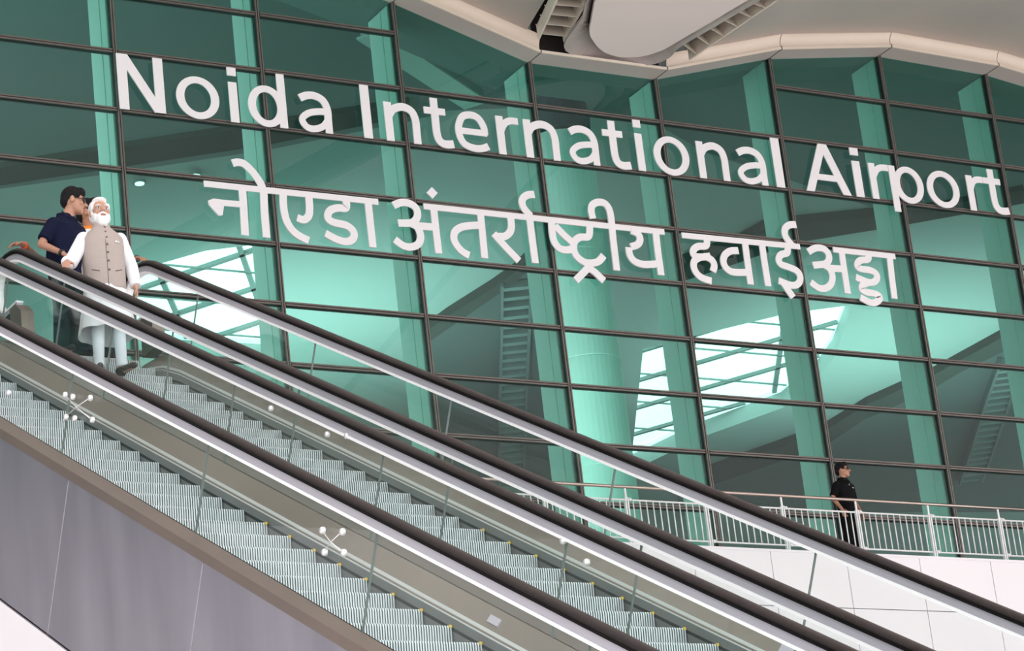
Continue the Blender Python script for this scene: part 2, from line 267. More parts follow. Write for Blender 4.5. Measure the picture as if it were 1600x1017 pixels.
for i in range(len(MX) - 1):
    xa, xb = MX[i], MX[i + 1]; za, zb = topz(xa), topz(xb)
    root = sroot('window_%d' % (i + 1)); root.location = (xa, GY, FL)
    def P(mb, name, m, smooth=False):
        mb.v = [(v[0] - xa, v[1] - GY, v[2] - FL) for v in mb.v]
        return mb.build(name, m, root, smooth)
    g = MB(); g.add([(xa, GY, FL), (xb, GY, FL), (xb, GY, zb), (xa, GY, za)], [(0, 1, 2, 3)]); P(g, 'glass', M['facade_glass'])
    def mull(x, zt):
        g = MB(); g.box(x - 0.036, x + 0.036, GY - 0.02, GY + 0.10, FL, zt, 1)
        g.box(x - 0.033, x - 0.008, GY - 0.055, GY - 0.02, FL, zt, 0); g.box(x + 0.008, x + 0.033, GY - 0.055, GY - 0.02, FL, zt, 0); g.box(x - 0.008, x + 0.008, GY - 0.03, GY - 0.02, FL, zt, 1)
        return g
    P(mull(xa, za), 'mullion', [M['cap'], M['gasket']])
    for r in range(-3, 10):
        z = ZR0 - r * ROW
        x0, x1 = xa, xb
        if z > min(za, zb) - 0.06: continue
        x0 += 0.05; x1 -= 0.05
        g = MB(); g.box(x0, x1, GY - 0.02, GY + 0.08, z - 0.040, z + 0.040, 1)
        g.box(x0, x1, GY - 0.05, GY - 0.02, z + 0.008, z + 0.036, 0); g.box(x0, x1, GY - 0.05, GY - 0.02, z - 0.036, z - 0.008, 0); g.box(x0, x1, GY - 0.03, GY - 0.02, z - 0.008, z + 0.008, 1)
        P(g, 'transom', [M['cap'], M['gasket']])
    g = MB(); g.box(xa - 0.06, xa + 0.06, GY + 0.11, GY + 0.87, FL, za - 0.02)
    g.box(xa - 0.075, xa - 0.06, GY + 0.36, GY + 0.40, FL, za - 0.02)
    P(g, 'fin', M['fin'])
    # inner soffit above the glass
    g = MB(); g.prism([(xa, GY + 0.02, za), (xb, GY + 0.02, zb), (xb, GY + 1.3, zb), (xa, GY + 1.3, za)], (0, 0, 0.15), 0)
    P(g, 'head_panel', M['ceil_grey'])

# fascia panels and cove along the roof edge: one thing per bay of panel
for i in range(len(MX) - 1):
    xa, xb = MX[i], MX[i + 1]; za, zb = topz(xa), topz(xb); e = 0.010
    xa += e; xb -= e
    g = MB(); g.prism([(xa, GY + 0.02, za), (xb, GY + 0.02, zb), (xb, 44.03, zb), (xa, 44.03, za)], (0, 0, 0.05), 0)
    root = sroot('trim_%d' % (i + 1)); g.build('soffit_strip', M['fascia'], root)
    valley = abs(MX[i] - 28.739) < 0.01
    g = MB(); g.prism([(xa, 44.012, za - 0.002), (xb, 44.012, zb - 0.002), (xb, 44.012, zb + 0.052), (xa, 44.012, za + 0.052)], (0, 0.03, 0)); g.build('lip', M['cove'], root)
    g = MB(); g.prism([(xa - 0.016, 44.005, za - 0.006), (xa - 0.002, 44.005, za - 0.006), (xa - 0.002, GY, za - 0.006), (xa - 0.016, GY, za - 0.006)], (0, 0, 0.07)); g.build('seam', M['seam'], root)
    if not valley:
        prof = [(44.045, 0.03)] + [(44.05 - 0.15 * (1 - math.cos(t)), 0.10 + 0.21 * math.sin(t)) for t in [k * PI / 2 / 14 for k in range(15)]]
        A = [Vector((xa, y, za + z)) for y, z in prof]; B = [Vector((xb, y, zb + z)) for y, z in prof]
        up = Vector((0, 0.05, 0.03)); n = len(prof)
        g = MB(); g.sweep([[*A, *[p + up for p in reversed(A)]], [*B, *[p + up for p in reversed(B)]]], 0); g.build('cove', M['cove'], root)

# outer vaulted soffits
def vault(name, xs, shear, m, y0=43.93, y1=1.0, lift=0.0):
    g = MB(); low = []; 
    n = 6
    for k in range(n + 1):
        t = k / n; y = lerp(y0, y1, t)
        low.append([Vector((x + shear(x) * (y0 - y), y, topz(x) + 0.30 + lift * t)) for x in xs])
    up = [[p + Vector((0, 0, 0.12)) for p in r] for r in low]
    rings = [[*a, *reversed(b)] for a, b in zip(low, up)]
    g.sweep(rings); return struct(g.build(name, m, None, True))
vl = vault('ceiling_vault_left', [-40, -2, 8.5, 11.44, 14.3, 17.2, 20.07, 22.96, 25.84, 28.42], lambda x: -0.26 if x > 28 else -0.20, M['soffit'])
vr = vault('ceiling_vault_right', [32.05, 33.2, 34.5, 36, 37.4, 38.8, 40.2, 41.6, 43.0, 46, 49, 60, 80], lambda x: 0.03 if x < 32.5 else 0.0, M['soffit'])
# roof slab added over canopy and escalators to block sky light
g = MB(); g.box(-60, 90, 0.0, GY + 1.3, 26.6, 26.9); struct(g.build('ceiling_light_blocker', M['void']))
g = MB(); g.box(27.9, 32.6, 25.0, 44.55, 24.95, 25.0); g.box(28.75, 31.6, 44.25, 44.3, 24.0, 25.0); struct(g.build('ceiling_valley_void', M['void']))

k_ = 0.986
cp = [(24.2, 25.0), (28.72, 42.55), (29.68, 43.67), (30.03, 44.09), (30.44, 44.42), (30.81, 44.54), (31.07, 44.52), (31.36, 44.38), (31.55, 44.10), (31.65, 43.73), (31.97, 41.76), (34.5, 25.5)]
cp = [(18.5, 2.0), (29.12, 42.55), (29.68, 43.67), (30.03, 44.09), (30.44, 44.42), (30.81, 44.54), (31.07, 44.52), (31.36, 44.38), (31.55, 44.10), (31.65, 43.73), (31.97, 41.76), (38.5, 2.0)]
cp = [(x * k_, y * k_) for x, y in cp]
def cr(P):
    Q = []
    for i in range(len(P) - 1):
        p0, p1, p2, p3 = [Vector(P[max(0, min(len(P) - 1, i + k))]) for k in (-1, 0, 1, 2)]
        for k in range(5):
            t = k / 5; q = 0.5 * ((2 * p1) + (p2 - p0) * t + (2 * p0 - 5 * p1 + 4 * p2 - p3) * t * t + (3 * p1 - p0 - 3 * p2 + p3) * t ** 3) if 0 < i < len(P) - 2 else p1.lerp(p2, t)
            Q.append((q.x, q.y))
    return Q + [tuple(P[-1])]
cp = [cp[0]] + cr(cp[1:-1]) + [cp[-1]]
g = MB(); g.prism([(x, y, 24.02) for x, y in cp], (0, 0, 0.10))
t_ = tag(g.build('roof_valley_panel', M['soffit']), 'big smooth grey beige roof panel with rounded end between the two louvre strips', 'roof panel')
rg = [(18.2, 2.0), (28.93, 42.6), (29.18, 43.1), (29.51, 44.37), (30.17, 44.75), (30.64, 44.92), (31.01, 44.86), (31.65, 44.60), (31.85, 44.2), (31.80, 43.6), (32.12, 41.76), (38.8, 2.0)]
rg = [(x * k_, y * k_) for x, y in rg]; rg = [rg[0]] + cr(rg[1:-1]) + [rg[-1]]
g = MB()
for i in range(len(cp) - 1):
    a, b, c, d = cp[i], cp[i + 1], rg[i + 1], rg[i]
    g.hexa([(a[0], a[1], 24.22), (b[0], b[1], 24.22), (c[0], c[1], 23.97), (d[0], d[1], 23.97), (a[0], a[1], 24.28), (b[0], b[1], 24.28), (c[0], c[1], 24.03), (d[0], d[1], 24.03)])
tag(g.build('roof_gutter_lining', M['ring']), 'grey curved lining strip wrapping round the rounded end of the roof panel', 'gutter')
def louvre(label, A0, A1, B0, B1, n, zb, h, skew=0.0):
    t = thing('louvre_strip', label, 'louvre', (A0[0], A0[1], zb), 'louvre strips in the roof valley')
    o = Vector((A0[0], A0[1], zb))
    def rail(P0, P1):
        p0, p1 = Vector((*P0, zb)) - o, Vector((*P1, zb)) - o; d = (p1 - p0).normalized(); s = Vector((-d.y, d.x, 0)) * 0.02
        g = MB(); g.hexa([p0 - s, p1 - s, p1 + s, p0 + s, p0 - s + Vector((0, 0, h)), p1 - s + Vector((0, 0, h)), p1 + s + Vector((0, 0, h)), p0 + s + Vector((0, 0, h))]); g.build('rail', M['louvre'], t)
    rail(A0, A1); rail(B0, B1)
    for k in range(n):
        f = (k + 0.55) / n
        a = Vector((lerp(A0[0], A1[0], f), lerp(A0[1], A1[1], f), zb)) - o; b = Vector((lerp(B0[0], B1[0], f), lerp(B0[1], B1[1], f), zb)) - o
        dn = Vector((0, -0.02, 0)); tp = Vector((0, 0.16, h))
        g = MB(); g.hexa([a, b, b + dn, a + dn, a + tp, b + tp, b + tp + dn, a + tp + dn]); g.build('rung', M['louvre'], t)
    return t
louvre('cream ladder shaped louvre strip left of the rounded roof panel', (28.55, 43.75), (27.25, 39.85), (29.10, 43.72), (27.9, 39.7), 10, 24.06, 0.28)
louvre('cream ladder shaped louvre strip right of the rounded roof panel', (31.32, 43.3), (31.75, 39.0), (31.98, 43.72), (32.3, 38.9), 11, 24.06, 0.28)

# ------------------------------------------------------------------ terminal interior seen through the glass
ZC = 27.0
def ceil_sheet(name, outer, holes, z, th, m):
    bm = bmesh.new(); edges = []
    for loop in [outer] + holes:
        vs = [bm.verts.new((x, y, z)) for x, y in loop]
        edges += [bm.edges.new((vs[i], vs[(i + 1) % len(vs)])) for i in range(len(vs))]
    bmesh.ops.triangle_fill(bm, use_beauty=True, use_dissolve=False, edges=edges)
    bmesh.ops.recalc_face_normals(bm, faces=bm.faces)
    r = bmesh.ops.extrude_face_region(bm, geom=bm.faces[:])
    bmesh.ops.translate(bm, vec=(0, 0, th), verts=[v for v in r['geom'] if isinstance(v, bmesh.types.BMVert)])
    me = bpy.data.meshes.new(name); bm.to_mesh(me); bm.free(); me.materials.append(m)
    return struct(link(name, me))
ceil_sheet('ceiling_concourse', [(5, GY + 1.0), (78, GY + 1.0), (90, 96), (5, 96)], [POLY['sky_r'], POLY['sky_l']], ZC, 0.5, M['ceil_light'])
def patch(name, poly, m, z, th):
    g = MB(); g.prism([(x, y, z) for x, y in poly], (0, 0, th)); return struct(g.build(name, m))
k1 = (ZC - 0.12) / ZC
sc_ = lambda poly, k: [(x * k, y * k) for x, y in poly]
patch('ceiling_shade_near', [(5, GY + 1.2), (60, GY + 1.2), (58, 50.2)] + [POLY['near'][i] for i in (9, 8, 7, 6, 5, 4, 3, 2, 1, 0)] + [(5, 72)], M['ceil_grey'], ZC - 0.12, 0.12)  # grey patch puts the shade near the facade into the colour
patch('ceiling_shade_right', sc_(POLY['dark_r'], k1), M['ceil_shade'], ZC - 0.12, 0.12)  # this and the next patch paint the unlit far ceiling darker
patch('ceiling_shade_middle', sc_(POLY['dark_l'], k1), M['ceil_shade'], ZC - 0.12, 0.12)
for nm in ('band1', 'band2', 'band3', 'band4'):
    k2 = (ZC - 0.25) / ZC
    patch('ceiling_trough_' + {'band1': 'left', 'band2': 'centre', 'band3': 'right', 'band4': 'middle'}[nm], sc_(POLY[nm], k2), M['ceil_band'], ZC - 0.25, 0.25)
g = MB(); g.box(4, 92, 96, 96.3, FL, ZC + 0.5); struct(g.build('wall_back', M['ceil_grey']))
g = MB(); g.box(4.7, 5, GY + 0.9, 96, FL, ZC + 0.5); struct(g.build('wall_left', M['ceil_grey']))
g = MB(); g.box(88, 88.3, GY + 0.9, 96, FL, ZC + 0.5); struct(g.build('wall_right', M['ceil_grey']))
# skylight grids
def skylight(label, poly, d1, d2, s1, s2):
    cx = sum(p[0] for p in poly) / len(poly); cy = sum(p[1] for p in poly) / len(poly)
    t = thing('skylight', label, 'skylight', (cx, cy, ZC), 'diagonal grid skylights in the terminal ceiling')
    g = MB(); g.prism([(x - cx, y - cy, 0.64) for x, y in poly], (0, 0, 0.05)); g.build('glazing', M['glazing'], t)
    def clip(o, d):
        ts = []
        for i in range(len(poly)):
            a = Vector(poly[i]); b = Vector(poly[(i + 1) % len(poly)]); e = b - a
            den = d.x * e.y - d.y * e.x
            if abs(den) < 1e-9: continue
            q = a - o; tt = (q.x * e.y - q.y * e.x) / den; uu = (q.x * d.y - q.y * d.x) / den
            if 0 <= uu <= 1: ts.append(tt)
        ts.sort(); return (ts[0], ts[-1]) if len(ts) >= 2 else None
    for d, s, wd in ((d1, s1, 0.14), (d2, s2, 0.14), ((Vector(d1) + Vector(d2)), s1, 0.04)):
        d = Vector(d).normalized(); nn = Vector((-d.y, d.x))
        for k in range(-14, 15):
            o = Vector((cx, cy)) + nn * (k + 0.5) * s; c = clip(o, d)
            if not c: continue
            a = o + d * c[0]; b = o + d * c[1]; h = nn * wd / 2
            g = MB(); g.prism([(p.x - cx, p.y - cy, 0.53) for p in (a - h, b - h, b + h, a + h)], (0, 0, 0.10 if wd > 0.08 else 0.05)); g.build('grid_bar', M['skybar'], t)
    return t
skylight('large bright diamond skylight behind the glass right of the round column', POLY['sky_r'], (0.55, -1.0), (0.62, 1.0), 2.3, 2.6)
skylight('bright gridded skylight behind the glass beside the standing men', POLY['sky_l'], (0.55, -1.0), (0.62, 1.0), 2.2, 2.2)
# column
t = thing('round_column', 'thick pale round column inside the glass wall with a dark collar at its top', 'column', (33.0, 50.3, FL))
def lathe(name, prof, m, parent, seg=40):
    g = MB(); g.sweep([[(r * math.cos(2 * PI * k / seg), r * math.sin(2 * PI * k / seg), z) for k in range(seg)] for r, z in prof]); return g.build(name, m, parent, False)
pr = [(0.73, 0.0)]
for z in (4.3, 6.7, 9.1):
    pr += [(0.73, z - 0.02), (0.71, z - 0.015), (0.71, z + 0.015), (0.73, z + 0.02)]
pr += [(0.73, 11.85)]
o = lathe('shaft', pr, M['column'], t); 
lathe('collar', [(0.60, 11.85), (0.72, 11.95), (0.74, 12.3), (0.70, 12.7), (0.5, 12.9)], M['darkcap'], t)
lathe('bearing_plate', [(0.45, 12.9), (0.45, 13.0), (0.62, 13.0), (0.62, 13.4)], M['column'], t)
t = thing('ceiling_beam', 'pale slanting ceiling beam behind the glass, upper left of the round column', 'beam', (27.5, 48.4, 26.2))
d_ = Vector((3.9, 2.5, 0)); n_ = Vector((-2.5, 3.9, 0)).normalized() * 0.2
g = MB(); g.prism([-n_, d_ - n_, d_ + n_, n_], (0, 0, 0.30)); g.build('web', M['ceil_light'], t)
g = MB(); g.prism([-n_ * 1.5, d_ - n_ * 1.5, d_ + n_ * 1.5, n_ * 1.5], (0, 0, -0.05)); g.build('flange', M['fin'], t)
# slatted troughs running on the ceiling (ladder like)
def lad(label, pts, wd):
    t = thing('ceiling_ladder_strip', label, 'louvre', (pts[0][0], pts[0][1], ZC - 0.13), 'ladder strips under the terminal ceiling')
    o = Vector((pts[0][0], pts[0][1], 0)); P2 = [Vector((x, y, 0)) - o for x, y in pts]
    for s in (-1, 1):
        g = MB()
        for a, b in zip(P2, P2[1:]):
            d = (b - a).normalized(); nn = Vector((-d.y, d.x, 0)); c = nn * s * wd / 2
            g.prism([a + c - nn * 0.04, b + c - nn * 0.04, b + c + nn * 0.04, a + c + nn * 0.04], (0, 0, -0.25))
        g.build('rail', M['ceil_grey'], t)
    L = 0
    for a, b in zip(P2, P2[1:]):
        d = b - a; n = max(2, int(d.length / 0.62)); u_ = d.normalized(); nn = Vector((-u_.y, u_.x, 0)) * wd / 2
        for k in range(n):
            p = a + d * ((k + 0.5) / n)
            g = MB(); g.prism([p - nn - u_ * 0.12, p + nn - u_ * 0.12, p + nn + u_ * 0.12, p - nn + u_ * 0.12], (0, 0, -0.2)); g.build('rung', M['ceil_mid'], t)
lad('pale ladder strip behind the glass left of the round column', LAD['a'], 0.75)
lad('pale ladder strip behind the glass at the far right above the security man', LAD['b'], 0.75)

for k, (x, y) in enumerate(((25.94, 57.2), (27.0, 57.4)) if not DL else DL):
    t = thing('downlight', ['small round ceiling light behind the glass, left one under the letter o', 'small round ceiling light behind the glass, nearer the Hindi word'][k], 'ceiling light', (x, y, ZC - 0.14))
    g = MB(); g.tube([(0, 0, -0.02), (0, 0, 0.02)], 0.16, 16); g.build('rim', M['skybar'], t)
    g = MB(); g.tube([(0, 0, -0.04), (0, 0, -0.021)], 0.11, 16); g.build('lamp', M['glazing'], t)
# ------------------------------------------------------------------ lettering on the glass
def stroke(mb, pts, wd, y, th):
    P_ = [Vector((x, 0, z)) for x, z in pts]
    # smooth curved strokes
    if len(P_) > 3:
        Q = []
        for i in range(len(P_) - 1):
            p0, p1, p2, p3 = P_[max(i - 1, 0)], P_[i], P_[i + 1], P_[min(i + 2, len(P_) - 1)]
            for k in range(6):
                t = k / 6
                Q.append(0.5 * ((2 * p1) + (p2 - p0) * t + (2 * p0 - 5 * p1 + 4 * p2 - p3) * t * t + (3 * p1 - p0 - 3 * p2 + p3) * t ** 3))
        P_ = Q + [P_[-1]]
    L_, R_ = [], []
    for i, p in enumerate(P_):
        d = (P_[min(i + 1, len(P_) - 1)] - P_[max(i - 1, 0)]).normalized(); nn = Vector((-d.z, 0, d.x)) * wd / 2
        L_.append(p + nn); R_.append(p - nn)
    for i in range(len(P_) - 1):
        a = [L_[i], L_[i + 1], R_[i + 1], R_[i]]
        mb.add([(v.x, y, v.z) for v in a] + [(v.x, y - th, v.z) for v in a], [(0, 1, 2, 3), (7, 6, 5, 4), (0, 4, 5, 1), (2, 6, 7, 3)] + ([(0, 3, 7, 4)] if i == 0 else []) + ([(1, 5, 6, 2)] if i == len(P_) - 2 else []))
def glyph(c, W):
    g = MB(); S = 0.158; h = S / 2; XH = 0.79; n_ = [0]
    def rect(x0, x1, z0, z1): n_[0] += 1; e = 0.0005 * n_[0]; g.box(x0, x1, -0.024 - e, 0, z0, z1)
    def poly(p): n_[0] += 1; g.prism([(x, 0, z) for x, z in p], (0, -0.024 - 0.0005 * n_[0], 0))
    def ring(cx, cz, rx, rz, tx, tz):
        seg = 40; A = [(cx + rx * math.cos(2 * PI * k / seg), cz + rz * math.sin(2 * PI * k / seg)) for k in range(seg)]; B = [(cx + (rx - tx) * math.cos(2 * PI * k / seg), cz + (rz - tz) * math.sin(2 * PI * k / seg)) for k in range(seg)]
        n_[0] += 1; e = -0.024 - 0.0005 * n_[0]
        g.sweep([[(*[A[k][0]], 0, A[k][1]), (A[k][0], e, A[k][1]), (B[k][0], e, B[k][1]), (B[k][0], 0, B[k][1])] for k in list(range(seg)) + [0]], 0, True, False)
    def st(p, wd=0.14): n_[0] += 1; stroke(g, p, wd, 0, 0.024 + 0.0005 * n_[0])
    if c == 'N':
        rect(0, 0.185, 0, 1.075); rect(W - 0.185, W, 0, 1.075); poly([(0, 1.075), (0.21, 1.075), (W, 0), (W - 0.21, 0)])
    elif c == 'I' or c == 'l': rect(0, W, 0, 1.075)
    elif c == 'i': rect(0, W, 0, XH); rect(-0.005, W + 0.005, 0.92, 1.08)
    elif c == 'o': ring(W / 2, 0.395, W / 2, 0.415, 0.158, 0.128)
    elif c == 'd': ring(0.37, 0.395, 0.37, 0.41, 0.156, 0.128); rect(W - S, W, 0, 1.075)
    elif c == 'p': rect(0, S, -0.23, XH); ring(W - 0.38, 0.395, 0.38, 0.41, 0.156, 0.128)
    elif c == 'n': rect(0, S, 0, XH); st([(h, 0.50), (0.27 * W, 0.655), (0.55 * W, 0.725), (0.80 * W, 0.655), (W - h, 0.48), (W - h, 0.25), (W - h, 0)], S * 0.97)
    elif c == 'r': rect(0, S, 0, XH); st([(h, 0.46), (0.36 * W, 0.63), (0.62 * W, 0.712), (W, 0.722)], 0.138)
    elif c == 't': st([(0.40 * W, 0.99), (0.40 * W, 0.60), (0.40 * W, 0.28), (0.48 * W, 0.12), (0.68 * W, 0.062), (W, 0.082)], S); rect(0, 0.80 * W, 0.655, XH)
    elif c == 'e': rect(0.12, W - 0.03, 0.325, 0.45); st([(W - h, 0.36), (W - h - 0.01, 0.52), (0.74 * W, 0.69), (0.5 * W, 0.735), (0.25 * W, 0.66), (h + 0.005, 0.40), (0.22 * W, 0.14), (0.5 * W, 0.055), (0.76 * W, 0.065), (W - 0.03, 0.125)], 0.142)
    elif c == 'a':
        st([(0.10 * W, 0.645), (0.30 * W, 0.712), (0.55 * W, 0.725), (0.78 * W, 0.65), (W - h, 0.48), (W - h, 0.25), (W - h, 0)], 0.146)
        st([(W - h, 0.425), (0.62 * W, 0.415), (0.32 * W, 0.36), (h, 0.23), (0.22 * W, 0.085), (0.45 * W, 0.055), (0.72 * W, 0.13), (W - h, 0.27)], 0.128)
    elif c == 'A':
        m = W / 2; poly([(0, 0), (0.195, 0), (m + 0.095, 1.075), (m - 0.105, 1.075)]); poly([(W, 0), (W - 0.195, 0), (m - 0.095, 1.075), (m + 0.105, 1.075)]); rect(0.23 * W, 0.77 * W, 0.27, 0.40)
    return g
LABW = ['Noida'] * 5 + ['International'] * 13 + ['Airport'] * 7
ordn = ['first', 'second', 'third']
seen = {}; tot = {}
for i, (c, _, _) in enumerate(LETTERS): tot[(LABW[i], c)] = tot.get((LABW[i], c), 0) + 1
for i, (c, xl, xr) in enumerate(LETTERS):
    g = glyph(c, xr - xl); o = g.build('sign_letter', M['letter']); o.location = (xl, 44.405, 21.862)
    k = (LABW[i], c); seen[k] = seen.get(k, 0) + 1
    od = '' if tot[k] == 1 else ordn[seen[k] - 1] + ' '
    kind = 'capital letter' if c.isupper() else 'small letter'
    tag(o, 'white %s%s %s in the word %s on the green glass' % (od, kind, c, LABW[i]), 'letter', 'white letters of the English airport name')
HL = {'noida': 'first white Hindi word, below the word Noida on the glass', 'antar': 'long middle white Hindi word, below the word International on the glass',
      'hava': 'third white Hindi word with a hook on top, left of the last Hindi word', 'adda': 'last and rightmost white Hindi word on the glass'}
for nm, d in WORDS.items():
    x0 = min(p[0] for s in d['s'] for p in s); g = MB()
    for i, s in enumerate(d['s']):
        horiz = len(s) >= 3 and max(p[1] for p in s) - min(p[1] for p in s) < 0.06
        s2 = [s[0], s[-1]] if horiz else s
        wd = 0.116 if horiz else 0.144
        stroke(g, [(x - x0, z - 20.6) for x, z in s2], wd, 0, 0.024 + 0.0006 * i)
    if nm == 'noida':
        for p in d['p']: g.prism([(x - x0, 0, z - 20.6) for x, z in p], (0, -0.036, 0))
    o = g.build('sign_word', M['letter']); o.location = (x0, 44.405, 20.6); tag(o, HL[nm], 'sign word', 'white Hindi words of the airport name')
p = WORDS['antar']['p'][0]; x0 = p[0][0]; g = MB(); g.prism([(x - x0, 0, z - 20.6) for x, z in p], (0, -0.03, 0))
o = g.build('sign_dot', M['letter']); o.location = (x0, 44.405, 20.6); tag(o, 'small white diamond dot above the long middle Hindi word', 'sign dot')

# ------------------------------------------------------------------ terrace railing
t = thing('terrace_railing', 'silver terrace railing with thin upright bars and a bronze top rail before the glass wall', 'railing', (24.46, 41.6, FL))
g = MB(); g.tube([(-3.0, 0, 1.035), (16.5, 0, 1.035)], 0.03, 12); plabel(g.build('top_rail', M['bronze_tube'], t, True), 'shiny bronze coloured top rail')
for zz in (0.80, 0.115):
    g = MB(); g.tube([(-3.0, 0, zz), (16.5, 0, zz)], 0.017, 8); g.build('panel_rail', M['railpaint'], t, True)
PXL = [24.46 + k * 1.647 - 24.46 for k in range(10)]
for k, x in enumerate(PXL):
    g = MB(); g.box(x - 0.035, x - 0.012, -0.03, 0.03, -0.02, 0.84); g.box(x + 0.012, x + 0.035, -0.03, 0.03, -0.02, 0.84); g.box(x - 0.016, x + 0.016, -0.012, 0.012, 0.78, 1.01)
    po = g.build('post', M['railpaint'], t)
    for zz in (0.80, 0.115):
        g = MB(); g.ball((x + 0.06, -0.03, zz), 0.035, 10, 6); g.build('post_clamp', M['railpaint'], po, True)
    if k < len(PXL) - 1:
        for j in range(11):
            xx = x + 1.647 * (j + 1) / 12
            g = MB(); g.tube([(xx, 0, 0.115), (xx, 0, 0.80)], 0.0125, 6); g.build('baluster', M['railpaint'], t, True)
# ------------------------------------------------------------------ escalators
T30 = math.tan(math.radians(30)); C30 = math.cos(math.radians(30))
def zl(y, n): return T30 * y + n / C30
YT = 23.30                      # where the incline turns level at the top
LZ = 9.13                       # upper landing level
NV = Vector((0, -0.5, C30)); DV = Vector((0, C30, 0.5))
def hpath(n):
    "centre line (y, z) of the balustrade edge at offset n, curving level at the top and round the newel"
    off = n + 3.02
    pts = [(y, zl(y, n)) for y in (6.0, 10, 14, 18, 21, 22.4, 23.2)]
    y0, z0 = pts[-1]; R = 0.90 + off * 1.0
    cx, cz = y0 + 0.5 * R, z0 - C30 * R
    for k in range(1, 7):
        a = math.radians(120 - 30 * k / 6); pts.append((cx + R * math.cos(a), cz + R * math.sin(a)))
    yl, zt = pts[-1]; r2 = 0.30 + off
    yl += 0.0; pts.append((yl, zt))
    for k in range(1, 13):
        a = PI / 2 - PI * k / 12; pts.append((yl + r2 * math.cos(a), zt - r2 + r2 * math.sin(a)))
    pts.append((yl - 0.25, zt - 2 * r2))
    return pts
def profile_sweep(x, n, prof):
    pts = hpath(n); rings = []
    for i, (y, z) in enumerate(pts):
        a = pts[max(i - 1, 0)]; b = pts[min(i + 1, len(pts) - 1)]
        d = Vector((b[0] - a[0], b[1] - a[1])).normalized(); nn = Vector((-d.y, d.x))
        rings.append([(x + px, y + nn.x * pz, z + nn.y * pz) for px, pz in prof])
    return rings
HR = [(-0.042, 0.000), (-0.034, 0.016), (-0.016, 0.026), (0.016, 0.026), (0.034, 0.016), (0.042, 0.000), (0.040, -0.010), (-0.040, -0.010)]
HR_GAP = [(-0.041, -0.026), (0.041, -0.026), (0.043, -0.006), (-0.043, -0.006)]  # strip standing in for the shadow gap above the guide
GUIDE = [(-0.028, -0.075), (0.028, -0.075), (0.028, -0.026), (-0.028, -0.026)]
EDGE = [(-0.033, -0.096), (0.033, -0.096), (0.033, -0.077), (-0.033, -0.077)]
ND = -3.69                      # inner deck line at the glass
NS = -3.87                      # step nose line
STEP_DY = 0.3345

def step_mesh(wd, mark):
    g = MB(); n = 54; p = wd / n; dz = STEP_DY * T30; h = dz - 0.024; dp = 0.014
    g.box(0, wd, 0.014, STEP_DY + 0.03, -dz, -0.012, 2)                      # dark core puts shade into the gap under each riser
    for k in range(n):                                                       # ribs of riser and tread, grooves between
        x0 = k * p; x1 = x0 + 0.56 * p; x2 = x0 + p
        g.add([(x0, 0.012, -h), (x1, 0.012, -h), (x1, 0, -0.016), (x0, 0, -0.016), (x0, 0.006, 0), (x1, 0.006, 0), (x0, STEP_DY + 0.02, 0), (x1, STEP_DY + 0.02, 0)],
              [(0, 1, 2, 3), (3, 2, 5, 4), (4, 5, 7, 6)], 0)
        g.add([(x0, 0.012, -h), (x0, 0.012 + dp, -h), (x0, dp, -0.012), (x0, 0, -0.016), (x0, 0.006, 0), (x1, 0.012, -h), (x1, 0.012 + dp, -h), (x1, dp, -0.012), (x1, 0, -0.016), (x1, 0.006, 0)],
              [(0, 3, 4, 2, 1), (5, 6, 7, 9, 8)], 3)
        g.add([(x1, 0.013, -h), (x2, 0.013, -h), (x2, 0.013, -0.013), (x1, 0.013, -0.013)], [(0, 1, 2, 3)], 3)
    if mark: g.box(wd - 0.022, wd - 0.004, -0.003, 0.02, -0.014, 0.003, 1)
    return g.mesh('step', [M['step'], M['yellow'], M['brush'], M['groove']])
